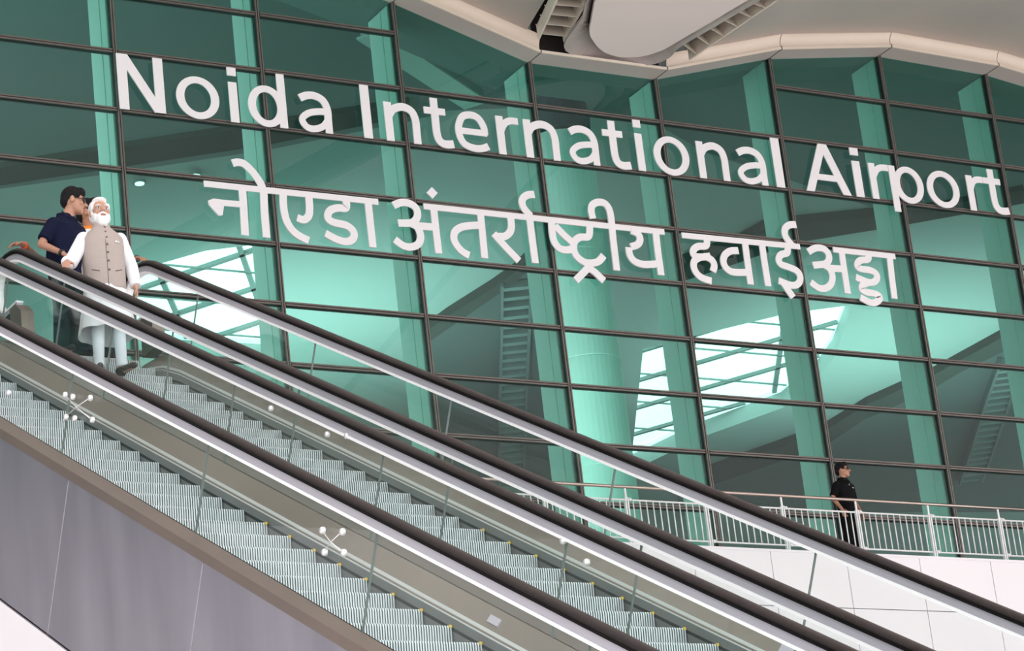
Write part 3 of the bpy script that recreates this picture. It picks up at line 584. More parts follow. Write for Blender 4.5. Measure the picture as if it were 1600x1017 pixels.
def escalator(label, X1, X2, phase, joints, near):
    t = thing('escalator', label, 'escalator', (X1, 6.0, zl(6.0, NS) - 1.0), 'pair of escalators going up to the left')
    O = Vector(t.location)
    def P(mb, name, m, smooth=False, parent=None, lab=None):
        mb.v = [(v[0] - O.x, v[1] - O.y, v[2] - O.z) for v in mb.v]
        o = mb.build(name, m, parent or t, smooth)
        return plabel(o, lab) if lab else o
    for X, s in ((X1, -1), (X2, 1)):
        g = MB(); g.sweep(profile_sweep(X, -3.02, HR)); h = P(g, 'handrail', M['rubber'], True)
        g = MB(); g.sweep(profile_sweep(X, -3.02, HR_GAP)); P(g, 'handrail_gap_shade', M['gap_shade'], False, h)
        g = MB(); g.sweep(profile_sweep(X, -3.02, GUIDE)); P(g, 'handrail_guide', M['guide'])
        g = MB(); g.sweep(profile_sweep(X, -3.02, EDGE)); P(g, 'guide_edge', M['edge_glint'])
        # glass panels between joints, perpendicular joints
        js = [8.1, 10.05, 12.05] + joints + [22.35]
        for a, b in zip(js, js[1:]):
            g = MB(); q = []
            for yy, e in ((a, 0.004), (b, -0.004)):
                for n in (-3.10, ND - 0.05):
                    y = yy + e + (n + 3.10) * -0.5; q.append((y, zl(y, n)))
            (ya, za), (yb, zb), (yc, zc), (yd, zd) = q
            g.hexa([(X - 0.006, ya, za), (X - 0.006, yb, zb), (X - 0.006, yd, zd), (X - 0.006, yc, zc), (X + 0.006, ya, za), (X + 0.006, yb, zb), (X + 0.006, yd, zd), (X + 0.006, yc, zc)])
            P(g, 'glass_panel', M['escglass'])
            # dark joint strip at the upper end
            y1 = b; g = MB(); q = []
            for n in (-3.10, ND - 0.02):
                y = b + (n + 3.10) * -0.5; q.append((y, zl(y, n)))
            g.hexa([(X - 0.007, q[0][0] - 0.004, q[0][1]), (X - 0.007, q[1][0] - 0.004, q[1][1]), (X - 0.007, q[1][0] + 0.004, q[1][1]), (X - 0.007, q[0][0] + 0.004, q[0][1]),
                    (X + 0.007, q[0][0] - 0.004, q[0][1]), (X + 0.007, q[1][0] - 0.004, q[1][1]), (X + 0.007, q[1][0] + 0.004, q[1][1]), (X + 0.007, q[0][0] + 0.004, q[0][1])])
            P(g, 'joint_strip', M['joint'])
        # end pane following the newel
        pts = [p for p in hpath(-3.11)]; i0 = next(i for i, p in enumerate(pts) if p[0] > 22.3)
        ya = 22.36; poly = [(ya + 0.29, zl(ya + 0.29, ND - 0.05)), (ya, zl(ya, -3.10))] + pts[i0:-1] + [(pts[-1][0], pts[-1][1]), (23.3, LZ - 0.02)]
        g = MB(); g.prism([(X - 0.006, y, z) for y, z in poly], (0.012, 0, 0)); P(g, 'glass_panel', M['escglass'])
        hp = hpath(-3.02); yb, zb = hp[-1]
        g = MB(); g.prism([(X - 0.06, yb - 0.16, LZ - 0.02), (X - 0.06, yb + 0.10, LZ - 0.02), (X - 0.06, yb + 0.10, zb + 0.04), (X - 0.06, yb - 0.04, zb + 0.04), (X - 0.06, yb - 0.16, zb - 0.06)], (0.12, 0, 0)); P(g, 'newel_base', M['deck'])
        # inner deck + trim + skirt
        def strip(x0, n0, x1, n1, name, m, th=0.02, ylo=6.0):
            up = [(y, n) for y, n in ()]
            rings = []
            ys = [ylo, 22.6, 22.95, 23.25, 23.6, 25.2]
            for y in ys:
                def zz(n):
                    zi = zl(min(y, 22.6), n)
                    if y > 22.6:
                        f = min((y - 22.6) / 1.0, 1.0); zi += T30 * (f - f * f / 2) * 1.0
                    return zi
                rings.append([(x0, y, zz(n0)), (x1, y, zz(n1)), (x1, y, zz(n1) - th), (x0, y, zz(n0) - th)])
            g = MB(); g.sweep(rings); return P(g, name, m)
        strip(X - s * 0.006, ND, X - s * 0.125, -3.815, 'inner_deck', M['inner'], 0.05)
        strip(X - s * 0.112, -3.79, X - s * 0.134, -3.845, 'skirt_trim', M['trimline'], 0.03)
        strip(X - s * 0.133, -3.845, X - s * 0.1385, -3.885, 'brush_strip', M['brush'], 0.02)
        strip(X - s * 0.130, -3.83, X - s * 0.138, -3.83, 'skirt_panel', M['skirt'], 0.75)
        strip(X + s * 0.006, ND, X + s * 0.16, ND - 0.005, 'outer_deck', M['deck'], 0.075)
    # truss cladding, near side made of seamed sheets, with soffit below
    xo, xi = X1 - 0.155, X2 + 0.155
    ys = [6.0, 8.0, 10.0, 12.0, 14.0, 16.0, 18.0, 20.0, 22.0, 24.0]
    for a, b in zip(ys, ys[1:]):
        for X, nm in ((xo, 'truss_cladding'), (xi - 0.02, 'truss_cladding')):
            q = []
            for yy, e in ((a, 0.004), (b, -0.004)):
                for n in (ND - 0.06, -4.84):
                    y = yy + e * 0.75 + (n - ND) * -0.5; q.append((y, min(zl(y, n), LZ - 0.1 if n > -4 else 99)))
            (ya, za), (yb, zb), (yc, zc), (yd, zd) = q
            g = MB(); g.hexa([(X, ya, za), (X, yb, zb), (X, yd, zd), (X, yc, zc), (X + 0.02, ya, za), (X + 0.02, yb, zb), (X + 0.02, yd, zd), (X + 0.02, yc, zc)]); P(g, nm, M['clad'])
    for b in ys[1:-1]:
        g = MB(); q = [(b + (n - ND) * -0.5, zl(b + (n - ND) * -0.5, n)) for n in (ND - 0.08, -4.83)]
        g.prism([(xo - 0.002, q[0][0] - 0.008, q[0][1]), (xo - 0.002, q[0][0] + 0.008, q[0][1]), (xo - 0.002, q[1][0] + 0.008, q[1][1]), (xo - 0.002, q[1][0] - 0.008, q[1][1])], (0.014, 0, 0)); P(g, 'cladding_seam', M['seamlight'])
    g = MB(); g.hexa([(xo, 6, zl(6, -4.85)), (xi, 6, zl(6, -4.85)), (xi, 24, zl(24, -4.85)), (xo, 24, zl(24, -4.85)), (xo, 6, zl(6, -4.83)), (xi, 6, zl(6, -4.83)), (xi, 24, zl(24, -4.83)), (xo, 24, zl(24, -4.83))]); P(g, 'truss_soffit', M['clad'])
    # steps
    wd = X2 - X1 - 0.28; m0 = step_mesh(wd, False); m1 = step_mesh(wd, True)
    y = phase
    while y > 7.0: y -= STEP_DY
    base = None; k = 0
    while True:
        y += STEP_DY
        z = zl(y, NS)
        if z > LZ: break
        me = m1 if y < 17.9 else m0
        o = link('step', me, t); o.location = (X1 + 0.14 - O.x, y - O.y, z - O.z)
    g = MB(); g.box(X1 + 0.14, X2 - 0.14, y, y + 0.35, LZ - 0.06, LZ + 0.004); P(g, 'comb_plate', M['step'])
    return t, P
J = [14.08, 16.14, 18.20, 20.25]
e1, P1 = escalator('nearer escalator with the grey metal side and empty steps', 7.73, 8.96, 19.61, J, True)
e2, P2 = escalator('farther escalator on which the man in the beige vest stands', 9.47, 10.72, 19.71, J, False)
# small sensor boxes on the far inner decks
def boxlet(e, P, X, y):
    n = -3.745; z = zl(y, n); g = MB()
    a = Vector((X, y, z)); d = DV * 0.065; s = Vector((-0.035, 0, -0.042)); h = Vector((-0.012, -0.012, 0.018))
    g.hexa([a - d, a + d, a + d + s, a - d + s, a - d + h, a + d + h, a + d + s + h, a - d + s + h]); return P(g, 'sensor_box', M['guide'])
boxlet(e1, P1, 8.92, 14.9); boxlet(e2, P2, 10.68, 14.45)
# added discs and arms standing in for spider fittings reflected in the glass
def disc(P, X, y, z, r=0.022):
    g = MB(); seg = 16
    g.sweep([[(X - 0.03, y + r * 0.8 * math.cos(2 * PI * k / seg), z + r * 0.8 * math.sin(2 * PI * k / seg)) for k in range(seg)], [(X - 0.02, y + r * math.cos(2 * PI * k / seg), z + r * math.sin(2 * PI * k / seg)) for k in range(seg)], [(X - 0.006, y + r * math.cos(2 * PI * k / seg), z + r * math.sin(2 * PI * k / seg)) for k in range(seg)]])
    return g
for e, P, X, pts in SPIDERS:
    e, P = (e1, P1) if e == 1 else (e2, P2)
    if len(pts) < 4:
        for y, z in pts: P(disc(P, X, y, z), 'disc_reflection', M['spider'], True)
        continue
    g = MB()
    for y, z in pts:
        d = disc(P, X, y, z); g.add(d.v, d.f)
    if len(pts) == 4:
        (a, b, c, d) = pts
        for p, q in ((a, d), (b, c)): g.tube([(X - 0.02, *p), (X - 0.035, (p[0] + q[0]) / 2, (p[1] + q[1]) / 2), (X - 0.02, *q)], 0.0032, 6)
    P(g, 'spider_reflection', M['spider'], True)
# upper landing
g = MB(); g.box(7.4, 11.2, 24.4, 30.0, LZ - 0.3, LZ); g.box(7.88, 8.81, 23.62, 24.4, LZ - 0.1, LZ); g.box(9.62, 10.57, 23.62, 24.4, LZ - 0.1, LZ); struct(g.build('floor_upper_landing', M['slab']))
# ------------------------------------------------------------------ people
M['skin_light'] = mat('light brown skin', (0.50, 0.27, 0.19), 0.5, 0, 0.05, 20)
M['skin_tan'] = mat('tan skin', (0.36, 0.165, 0.095), 0.5, 0, 0.05, 20)
M['skin_fair'] = mat('fair tan skin', (0.43, 0.22, 0.145), 0.5, 0, 0.05, 20)
M['hair_black'] = mat('black hair', (0.012, 0.011, 0.012), 0.7, 0, 0.3, 60, 0.4, 120, 0.1)
M['hair_white'] = mat('white hair', (0.80, 0.79, 0.78), 0.7, 0, 0.05, 60, 0.5, 120)
M['lip'] = mat('lip', (0.36, 0.13, 0.11), 0.5)
M['eye'] = mat('dark eye', (0.015, 0.012, 0.012), 0.2)
M['eyewhite'] = mat('eye white', (0.75, 0.73, 0.72), 0.3)
M['vest'] = weave('beige khadi vest', (0.42, 0.355, 0.325), 0.10)
M['vestdark'] = mat('vest seam', (0.16, 0.12, 0.105), 0.8)
M['kurta'] = weave('white cotton', (0.84, 0.84, 0.88), 0.05)
M['churidar'] = mat('white trousers', (0.80, 0.83, 0.90), 0.8)
M['navy'] = mat('navy shirt', (0.006, 0.008, 0.028), 0.9, 0, 0.15, 12, spec=0.15)
M['darktrouser'] = mat('dark trousers', (0.010, 0.016, 0.022), 0.9, spec=0.1)
M['black'] = mat('black polo cloth', (0.005, 0.005, 0.006), 0.85, 0, 0.2, 10, spec=0.12)
M['shoe'] = mat('dark brown shoe leather', (0.025, 0.02, 0.02), 0.5)
M['orange'] = mat('orange cloth', (0.75, 0.24, 0.03), 0.8)
M['palecloth'] = weave('pale cotton', (0.72, 0.76, 0.72), 0.05)
M['lens'] = mat('black lens', (0.01, 0.01, 0.014), 0.08)
M['strap'] = mat('black strap', (0.015, 0.013, 0.012), 0.4)
M['thread'] = mat('red orange thread', (0.75, 0.10, 0.03), 0.7)
M['wire'] = mat('silver wire', (0.5, 0.5, 0.5), 0.3, 0.8)

def capsule(mb, a, b, ra, rb, seg=14):
    a, b = Vector(a), Vector(b); d = b - a; L = d.length
    if L < 1e-6: mb.ball(a, ra); return
    d /= L; q = d.orthogonal().normalized(); p = d.cross(q); rings = []
    prof = []
    for k in range(5):
        t = -PI / 2 + PI / 2 * k / 4.0; prof.append((ra * math.sin(t), max(ra * math.cos(t), 1e-3)))
    for k in range(5):
        t = PI / 2 * k / 4.0; prof.append((L + rb * math.sin(t), max(rb * math.cos(t), 1e-3)))
    for h, r in prof: rings.append([a + d * h + q * math.cos(2 * PI * k / seg) * r + p * math.sin(2 * PI * k / seg) * r for k in range(seg)])
    mb.sweep(rings)
def frustum(mb, a, b, ra, rb, seg=18):
    a, b = Vector(a), Vector(b); d = (b - a).normalized(); q = d.orthogonal().normalized(); p = d.cross(q)
    mb.sweep([[c + q * math.cos(2 * PI * k / seg) * r + p * math.sin(2 * PI * k / seg) * r for k in range(seg)] for c, r in ((a, ra), (b, rb))])
def loft(mb, rings, seg=28, caps=True, wav=None):
    R = []
    for i, (z, rx, ry, cx, cy) in enumerate(rings):
        ring = []
        for k in range(seg):
            t = 2 * PI * k / seg; c_, s_ = math.cos(t), math.sin(t)
            e = 2.6; f = (abs(c_) ** e + abs(s_) ** e) ** (-1 / e)
            zz = z + (wav(i, t) if wav else 0)
            ring.append((cx + rx * f * c_, cy + ry * f * s_, zz))
        R.append(ring)
    mb.sweep(R, 0, True, caps)
def skinned(name, mb, m, parent, voxel, smooth=4, factor=0.5):
    me = mb.mesh(name + '_src', m); o = bpy.data.objects.new('tmp', me); C.objects.link(o)
    r = o.modifiers.new('r', 'REMESH'); r.mode = 'VOXEL'; r.voxel_size = voxel
    if smooth:
        s = o.modifiers.new('s', 'SMOOTH'); s.iterations = smooth; s.factor = factor
    dg = bpy.context.evaluated_depsgraph_get(); out = bpy.data.meshes.new_from_object(o.evaluated_get(dg))
    bpy.data.objects.remove(o); bpy.data.meshes.remove(me)
    out.name = name; out.materials.clear(); out.materials.append(m)
    out.polygons.foreach_set('use_smooth', [True] * len(out.polygons)); out.polygons.foreach_set('material_index', [0] * len(out.polygons)); out.update()
    return link(name, out, parent)

class Person:
    """local frame: feet at z=0, facing -y, the person's right hand side is -x"""
    def __init__(s, label, loc, rz, H=1.70, head=(0, 0, 0), lean=(0, 0), group=None, hoff=(0, 0, 0)):
        s.root = thing('person', label, 'person', loc, group, rz); s.s = H / 1.70; s.b = MB()
        s.hr = Quaternion((0, 0, 1), head[0]) @ Quaternion((1, 0, 0), head[1]) @ Quaternion((0, 1, 0), head[2])
        s.piv = Vector((0 + lean[0], 0.01 + lean[1], 1.44)); s.lean = lean; s.hoff = Vector(hoff); s.hs = 1.11
        s.loc = Vector(loc); s.rz = rz
    def to_local(s, p):
        q = Matrix.Rotation(-s.rz, 3, 'Z') @ (Vector(p) - s.loc); return q / s.s
    def h(s, x, y, z):      # head frame -> local
        return s.piv + s.hoff + s.hr @ ((Vector((x, y, z)) - Vector((0, 0.01, 1.47))) * s.hs + Vector((0, 0, 0.03)))
    def S(s, mb): mb.v = [tuple(Vector(v) * s.s for v in [v])[0][:] if False else (v[0] * s.s, v[1] * s.s, v[2] * s.s) for v in mb.v]; return mb
    def hb(s, mb, c, r):    # ellipsoid in the head frame
        mb.ball(s.h(*c), tuple(q * s.hs for q in r), 16, 10, rot=s.hr)
    def torso_rings(s, d=0.0, w=1.0):
        lx, ly = s.lean
        T = [(0.90, 0.150, 0.105, 0.0), (0.98, 0.160, 0.115, 0.0), (1.08, 0.150, 0.112, 0.12), (1.18, 0.158, 0.115, 0.35), (1.26, 0.172, 0.118, 0.65), (1.32, 0.172, 0.108, 0.85), (1.375, 0.120, 0.084, 0.95), (1.42, 0.075, 0.065, 1.0)]
        return [(z, rx * w + d, ry * w + d, lx * f, ly * f) for z, rx, ry, f in T]
    def body(s, arms, feet, skin, fingers=True, voxel=0.0065, ear=True):
        b = s.b; lx, ly = s.lean
        loft(b, s.torso_rings())
        capsule(b, (lx, ly + 0.015, 1.40), s.h(0, 0.008, 1.53), 0.060, 0.056)
        # head
        s.hb(b, (0, 0.012, 1.605), (0.077, 0.096, 0.098)); s.hb(b, (0, -0.025, 1.555), (0.066, 0.072, 0.088)); s.hb(b, (0, -0.045, 1.510), (0.050, 0.050, 0.040)); s.hb(b, (0, -0.072, 1.487), (0.026, 0.022, 0.018))
        capsule(b, s.h(0, -0.092, 1.590), s.h(0, -0.116, 1.556), 0.009, 0.015); s.hb(b, (0.013, -0.103, 1.552), (0.011, 0.012, 0.009)); s.hb(b, (-0.013, -0.103, 1.552), (0.011, 0.012, 0.009))
        capsule(b, s.h(-0.045, -0.078, 1.607), s.h(0.045, -0.078, 1.607), 0.014, 0.014)
        s.hb(b, (0.042, -0.070, 1.560), (0.024, 0.022, 0.022)); s.hb(b, (-0.042, -0.070, 1.560), (0.024, 0.022, 0.022))
        capsule(b, s.h(-0.017, -0.090, 1.521), s.h(0.017, -0.090, 1.521), 0.009, 0.009)
        for sx in (-1, 1):
            s.hb(b, (sx * 0.080, 0.006, 1.575), (0.010, 0.021, 0.033))
        # legs
        for sx, f in ((-1, feet[0]), (1, feet[1])):
            hip = Vector((sx * 0.085, 0, 0.90)); an = Vector((f[0], f[1], f[2] + 0.08)); kn = hip.lerp(an, 0.50) + Vector((0, -0.03, 0))
            capsule(b, hip, kn, 0.085, 0.056); capsule(b, kn, an, 0.054, 0.036)
            td = Vector((math.sin(f[3]), -math.cos(f[3]), 0))
            capsule(b, (f[0], f[1], f[2] + 0.035), Vector((f[0], f[1], f[2] + 0.028)) + td * 0.16, 0.034, 0.026)
        # arms
        for sx, a in ((-1, arms[0]), (1, arms[1])):
            sh = Vector((sx * 0.172 + lx, ly, 1.325)); el, wr = Vector(a['el']), Vector(a['wr'])
            capsule(b, sh, el, 0.048, 0.040); capsule(b, el, wr, 0.040, 0.026)
            s.hand(b, wr, Vector(a['dir']).normalized(), Vector(a['palm']).normalized(), sx, a.get('curl', 0.5))
        s.S(b); return skinned('body', b, skin, s.root, voxel, 3)
    def hand(s, b, wr, d, pn, sx, curl):
        """d: finger direction, pn: palm normal (out of the palm), thumb side found from the handedness"""
        pn = (pn - d * pn.dot(d)).normalized(); side = d.cross(pn) * (1 if sx < 0 else -1)
        kn = wr + d * 0.088
        for k in range(4):
            o = side * (0.030 - 0.020 * k); capsule(b, wr + o * 0.55 + d * 0.01, kn + o - d * 0.004 * abs(k - 1), 0.015, 0.0125, 10)
        L = (0.072, 0.080, 0.074, 0.058)
        for k in range(4):
            o = side * (0.0315 - 0.021 * k) ; p = kn + o; ang = curl * (0.5 + 0.06 * k)
            for j, fr in enumerate((0.46, 0.31, 0.23)):
                dd = d * math.cos(ang) + pn * math.sin(ang); q = p + dd * L[k] * fr; r = 0.0092 - 0.0009 * j
                capsule(b, p, q, r, r - 0.0008, 8); p = q; ang += curl * 0.85
        t0 = wr + d * 0.028 + side * 0.028; t1 = t0 + (d * 0.55 + side * 0.75 + pn * 0.30 * curl).normalized() * 0.042; t2 = t1 + (d * 0.85 + side * 0.18 + pn * 0.7 * curl).normalized() * 0.030; t3 = t2 + (d * 0.9 - side * 0.05 + pn * 0.9 * curl).normalized() * 0.024
        capsule(b, wr + d * 0.02 + side * 0.012, t0, 0.016, 0.014, 10); capsule(b, t0, t1, 0.014, 0.011, 10); capsule(b, t1, t2, 0.011, 0.010, 10); capsule(b, t2, t3, 0.010, 0.008, 10)
    def part(s, name, mb, m, voxel=0.008, smooth=3): s.S(mb); return skinned(name, mb, m, s.root, voxel, smooth)
    def raw(s, name, mb, m, parent=None, smooth=True): s.S(mb); return mb.build(name, m, parent or s.root, smooth)
    def sleeve(s, g, sx, a, frac, r0, r1, upto='wr'):
        lx, ly = s.lean
        sh = Vector((sx * 0.168 + lx, ly, 1.325)); el, wr = Vector(a['el']), Vector(a['wr'])
        g.ball(sh, (r0 * 0.98, r0 * 1.0, r0 * 0.92))
        if upto == 'wr':
            capsule(g, sh, el, r0, r0 * 0.93); e2 = el.lerp(wr, frac); capsule(g, el, el.lerp(wr, 0.5), r0 * 0.93, r0 * 0.86); frustum(g, el, e2, r0 * 0.92, r1)
        else:
            frustum(g, sh, sh.lerp(el, frac), r0, r1)
    def hair(s, m, z0=1.60, short=True, voxel=0.007, top=0.010):
        g = MB(); s.hb(g, (0, 0.022, 1.628), (0.084, 0.098, 0.090 + top)); s.hb(g, (0, -0.045, 1.672), (0.062, 0.050, 0.036 + top))
        s.hb(g, (0, 0.058, 1.585), (0.072, 0.060, 0.066))
        for sx in (-1, 1): s.hb(g, (sx * 0.062, -0.004, 1.628), (0.023, 0.052, 0.046))
        return s.part('hair', g, m, voxel, 2)
    def shades(s, m_lens, m_frame):
        g = MB()
        for sx in (-1, 1): s.hb(g, (sx * 0.034, -0.092, 1.583), (0.031, 0.012, 0.021))
        o = s.raw('sunglasses', g, m_lens)
        g = MB(); g.tube([s.h(-0.05, -0.100, 1.592), s.h(0.05, -0.100, 1.592)], 0.0045, 6)
        for sx in (-1, 1): g.tube([s.h(sx * 0.062, -0.085, 1.592), s.h(sx * 0.084, 0.0, 1.590), s.h(sx * 0.084, 0.02, 1.578)], 0.004, 6)
        s.raw('frame', g, m_frame, o)
    def face(s, brow, lens=False, lip=True):
        for sx in (-1, 1):
            g = MB(); s.hb(g, (sx * 0.034, -0.0865, 1.584), (0.015, 0.008, 0.007)); e = s.raw('eye', g, M['eyewhite'])
            g = MB(); s.hb(g, (sx * 0.034, -0.0920, 1.584), (0.0065, 0.0045, 0.0065)); s.raw('iris', g, M['eye'], e)
            g = MB(); g.tube([s.h(sx * 0.015, -0.097, 1.605), s.h(sx * 0.036, -0.094, 1.611), s.h(sx * 0.058, -0.080, 1.604)], [0.005, 0.006, 0.0035], 8); s.raw('eyebrow', g, brow)
        if lip:
            g = MB(); capsule(g, s.h(-0.02, -0.094, 1.521), s.h(0.02, -0.094, 1.521), 0.007, 0.007); s.raw('lips', g, M['lip'])
    def trousers(s, feet, m, r=(0.098, 0.068, 0.050), top=1.0, crumple=False):
        g = MB(); rr = s.torso_rings(0.012); loft(g, [q for q in rr if q[0] <= top])
        for sx, f in ((-1, feet[0]), (1, feet[1])):
            hip = Vector((sx * 0.085, 0, 0.90)); an = Vector((f[0], f[1], f[2] + 0.075)); kn = hip.lerp(an, 0.50) + Vector((0, -0.03, 0))
            capsule(g, hip, kn, r[0], r[1]); frustum(g, kn + Vector((0, 0, 0.02)), an, r[1], r[2]); g.ball(kn, r[1])
            if crumple:
                for k in range(4): g.ball(an + Vector((0, 0, 0.02 + 0.032 * k)), (r[2] + 0.006, r[2] + 0.006, 0.011))
        return s.part('trousers', g, m, 0.009, 3)
    def shoes(s, feet, m):
        for sx, f in ((-1, feet[0]), (1, feet[1])):
            td = Vector((math.sin(f[3]), -math.cos(f[3]), 0)); g = MB(); o = Vector((f[0], f[1], f[2]))
            capsule(g, o + Vector((0, 0, 0.045)) - td * 0.04, o + Vector((0, 0, 0.036)) + td * 0.175, 0.041, 0.032)
            g.box(o.x - 0.03, o.x + 0.03, o.y - 0.03, o.y + 0.05, o.z + 0.0, o.z + 0.03)
            s.part('shoe', g, m, 0.008, 2)

def collar_flaps(p, m, parent=None):
    g = MB(); lx, ly = p.lean
    for sx in (-1, 1):
        a = [(lx + sx * 0.004, ly - 0.080, 1.405), (lx + sx * 0.07, ly - 0.02, 1.475), (lx + sx * 0.085, ly - 0.055, 1.415), (lx + sx * 0.045, ly - 0.112, 1.372)]
        g.prism(a, (sx * 0.006, -0.008, 0.004))
    g.sweep([[(lx + r * math.cos(2 * PI * k / 20) * 1.0, ly + 0.012 + r * math.sin(2 * PI * k / 20), z + 0.012 * math.sin(2 * PI * k / 20)) for k in range(20)] for r, z in ((0.092, 1.40), (0.074, 1.468), (0.068, 1.466), (0.08, 1.40))])
    return p.raw('collar', g, m, parent, False)

# --- the man in the beige vest, descending the farther escalator
BS = Vector((9.99, 22.70, 8.62))
p = Person('white haired bearded person in a beige vest over white kurta holding the escalator handrail', BS, -0.20, 1.62, head=(0.08, -0.10, 0.0))
feet = [(-0.10, 0.03, 0.0, -0.15), (0.105, 0.0, 0.0, 0.45)]
hw = p.to_local((9.475, 22.33, 9.475))
R_ = dict(el=(-0.315, -0.06, 1.07), wr=tuple(hw + Vector((0.03, 0.075, 0.035))), dir=(-0.25, -0.8, -0.45), palm=(0.1, 0.35, -1), curl=0.75)
L_ = dict(el=(0.265, 0.03, 1.06), wr=(0.275, -0.05, 0.83), dir=(0.02, -0.18, -1), palm=(-1, 0.1, 0), curl=0.5)
p.body([R_, L_], feet, M['skin_light'])
p.face(M['hair_white'], lip=True)
# hair swept back and full beard
g = MB(); p.hb(g, (0, 0.030, 1.628), (0.086, 0.096, 0.092)); p.hb(g, (0, 0.062, 1.575), (0.076, 0.060, 0.080)); p.hb(g, (0, -0.022, 1.684), (0.062, 0.062, 0.026))
for sx in (-1, 1): p.hb(g, (sx * 0.072, -0.010, 1.620), (0.016, 0.042, 0.050))
p.part('hair', g, M['hair_white'], 0.006, 2)
g = MB(); p.hb(g, (0, -0.060, 1.478), (0.055, 0.050, 0.044)); p.hb(g, (0, -0.070, 1.452), (0.040, 0.038, 0.034))
for sx in (-1, 1):
    p.hb(g, (sx * 0.054, -0.035, 1.515), (0.022, 0.045, 0.048)); p.hb(g, (sx * 0.034, -0.070, 1.502), (0.024, 0.032, 0.030)); p.hb(g, (sx * 0.066, -0.008, 1.560), (0.013, 0.022, 0.036))
    capsule(g, p.h(0, -0.102, 1.538), p.h(sx * 0.038, -0.088, 1.522), 0.011, 0.009)
p.part('beard', g, M['hair_white'], 0.0055, 1)
g = MB()
for sx in (-1, 1):
    q = [p.h(sx * 0.034 + 0.026 * math.cos(2 * PI * k / 16), -0.102 + 0.006 * abs(math.cos(2 * PI * k / 16)), 1.580 + 0.019 * math.sin(2 * PI * k / 16)) for k in range(17)]; g.tube(q, 0.0016, 5)
    g.tube([p.h(sx * 0.060, -0.094, 1.585), p.h(sx * 0.085, 0.0, 1.583)], 0.0018, 5)
p.raw('glasses', g, M['wire'])
# kurta: sleeves and body, with an open skirt
g = MB(); loft(g, p.torso_rings(0.006)[:-1])
p.sleeve(g, -1, R_, 0.88, 0.072, 0.060); p.sleeve(g, 1, L_, 0.93, 0.068, 0.054)
k_o = p.part('kurta', g, M['kurta'], 0.008, 3)
def hem(i, t): return (0.02 * math.sin(3 * t + 0.5) * (i / 5) + (0.055 * math.sin(t) * -1) * (i / 5)) if i else 0
g = MB()
def fold(k, i): return 1 + 0.035 * (i / 5) * math.sin(k * 7 * 2 * PI / 56 + 0.6) + 0.018 * (i / 5) * math.sin(k * 13 * 2 * PI / 56)
for off, flip in ((0.0, False), (-0.006, True)):
    R = []
    for i, (z, rx, ry) in enumerate([(0.98, 0.176, 0.138), (0.86, 0.194, 0.154), (0.74, 0.212, 0.166), (0.62, 0.232, 0.176), (0.50, 0.252, 0.188), (0.385, 0.272, 0.200)]):
        R.append([((rx + off) * math.cos(2 * PI * k / 56) * fold(k, i), (ry + off) * math.sin(2 * PI * k / 56) * fold(k, i), z + (-0.045 * math.sin(2 * PI * k / 56) + 0.012 * math.sin(4 * 2 * PI * k / 56)) * (i / 5)) for k in range(56)])
    g.sweep(R, 0, True, False)
p.raw('kurta_skirt', g, M['kurta'])
# vest
g = MB(); R = [(0.80, 0.190, 0.158, 0, 0.0), (0.90, 0.192, 0.160, 0, 0), (1.02, 0.192, 0.158, 0, 0), (1.15, 0.194, 0.152, 0, 0), (1.24, 0.197, 0.148, 0, 0), (1.31, 0.194, 0.136, 0, 0), (1.365, 0.160, 0.114, 0, 0.005), (1.405, 0.112, 0.096, 0, 0.005), (1.43, 0.084, 0.086, 0, 0.003), (1.47, 0.078, 0.082, 0, 0.002)]
loft(g, R, 36); v_o = p.part('vest', g, M['vest'], 0.007, 2)
g = MB(); yf = [(0.81, -0.160), (0.9, -0.161), (1.02, -0.159), (1.15, -0.153), (1.24, -0.149), (1.305, -0.133), (1.365, -0.106), (1.42, -0.083)]
g.tube([(0.002, y + 0.0015, z) for z, y in yf], 0.0035, 6); p.raw('placket', g, M['vestdark'], v_o)
for z in (0.965, 1.055, 1.14, 1.22, 1.295, 1.36, 1.415):
    g = MB(); g.ball((0.016, interp([(a, b) for a, b in yf], z) - 0.002, z), (0.011, 0.007, 0.011), 10, 6); p.raw('button', g, M['vestdark'], v_o)
for sx in (-1, 1):
    g = MB(); g.tube([(sx * 0.075, -0.157, 0.955), (sx * 0.105, -0.149, 0.962), (sx * 0.14, -0.132, 0.975)], 0.004, 6); p.raw('pocket', g, M['vestdark'], v_o)
g = MB(); g.prism([(0.085, -0.143, 1.245), (0.135, -0.128, 1.243), (0.128, -0.130, 1.257), (0.115, -0.135, 1.249), (0.103, -0.138, 1.263), (0.094, -0.141, 1.252)], (0, -0.006, 0)); p.raw('pocket_square', g, M['kurta'], v_o, False)
p.trousers(feet, M['churidar'], (0.098, 0.064, 0.047), crumple=True); p.shoes(feet, M['shoe'])

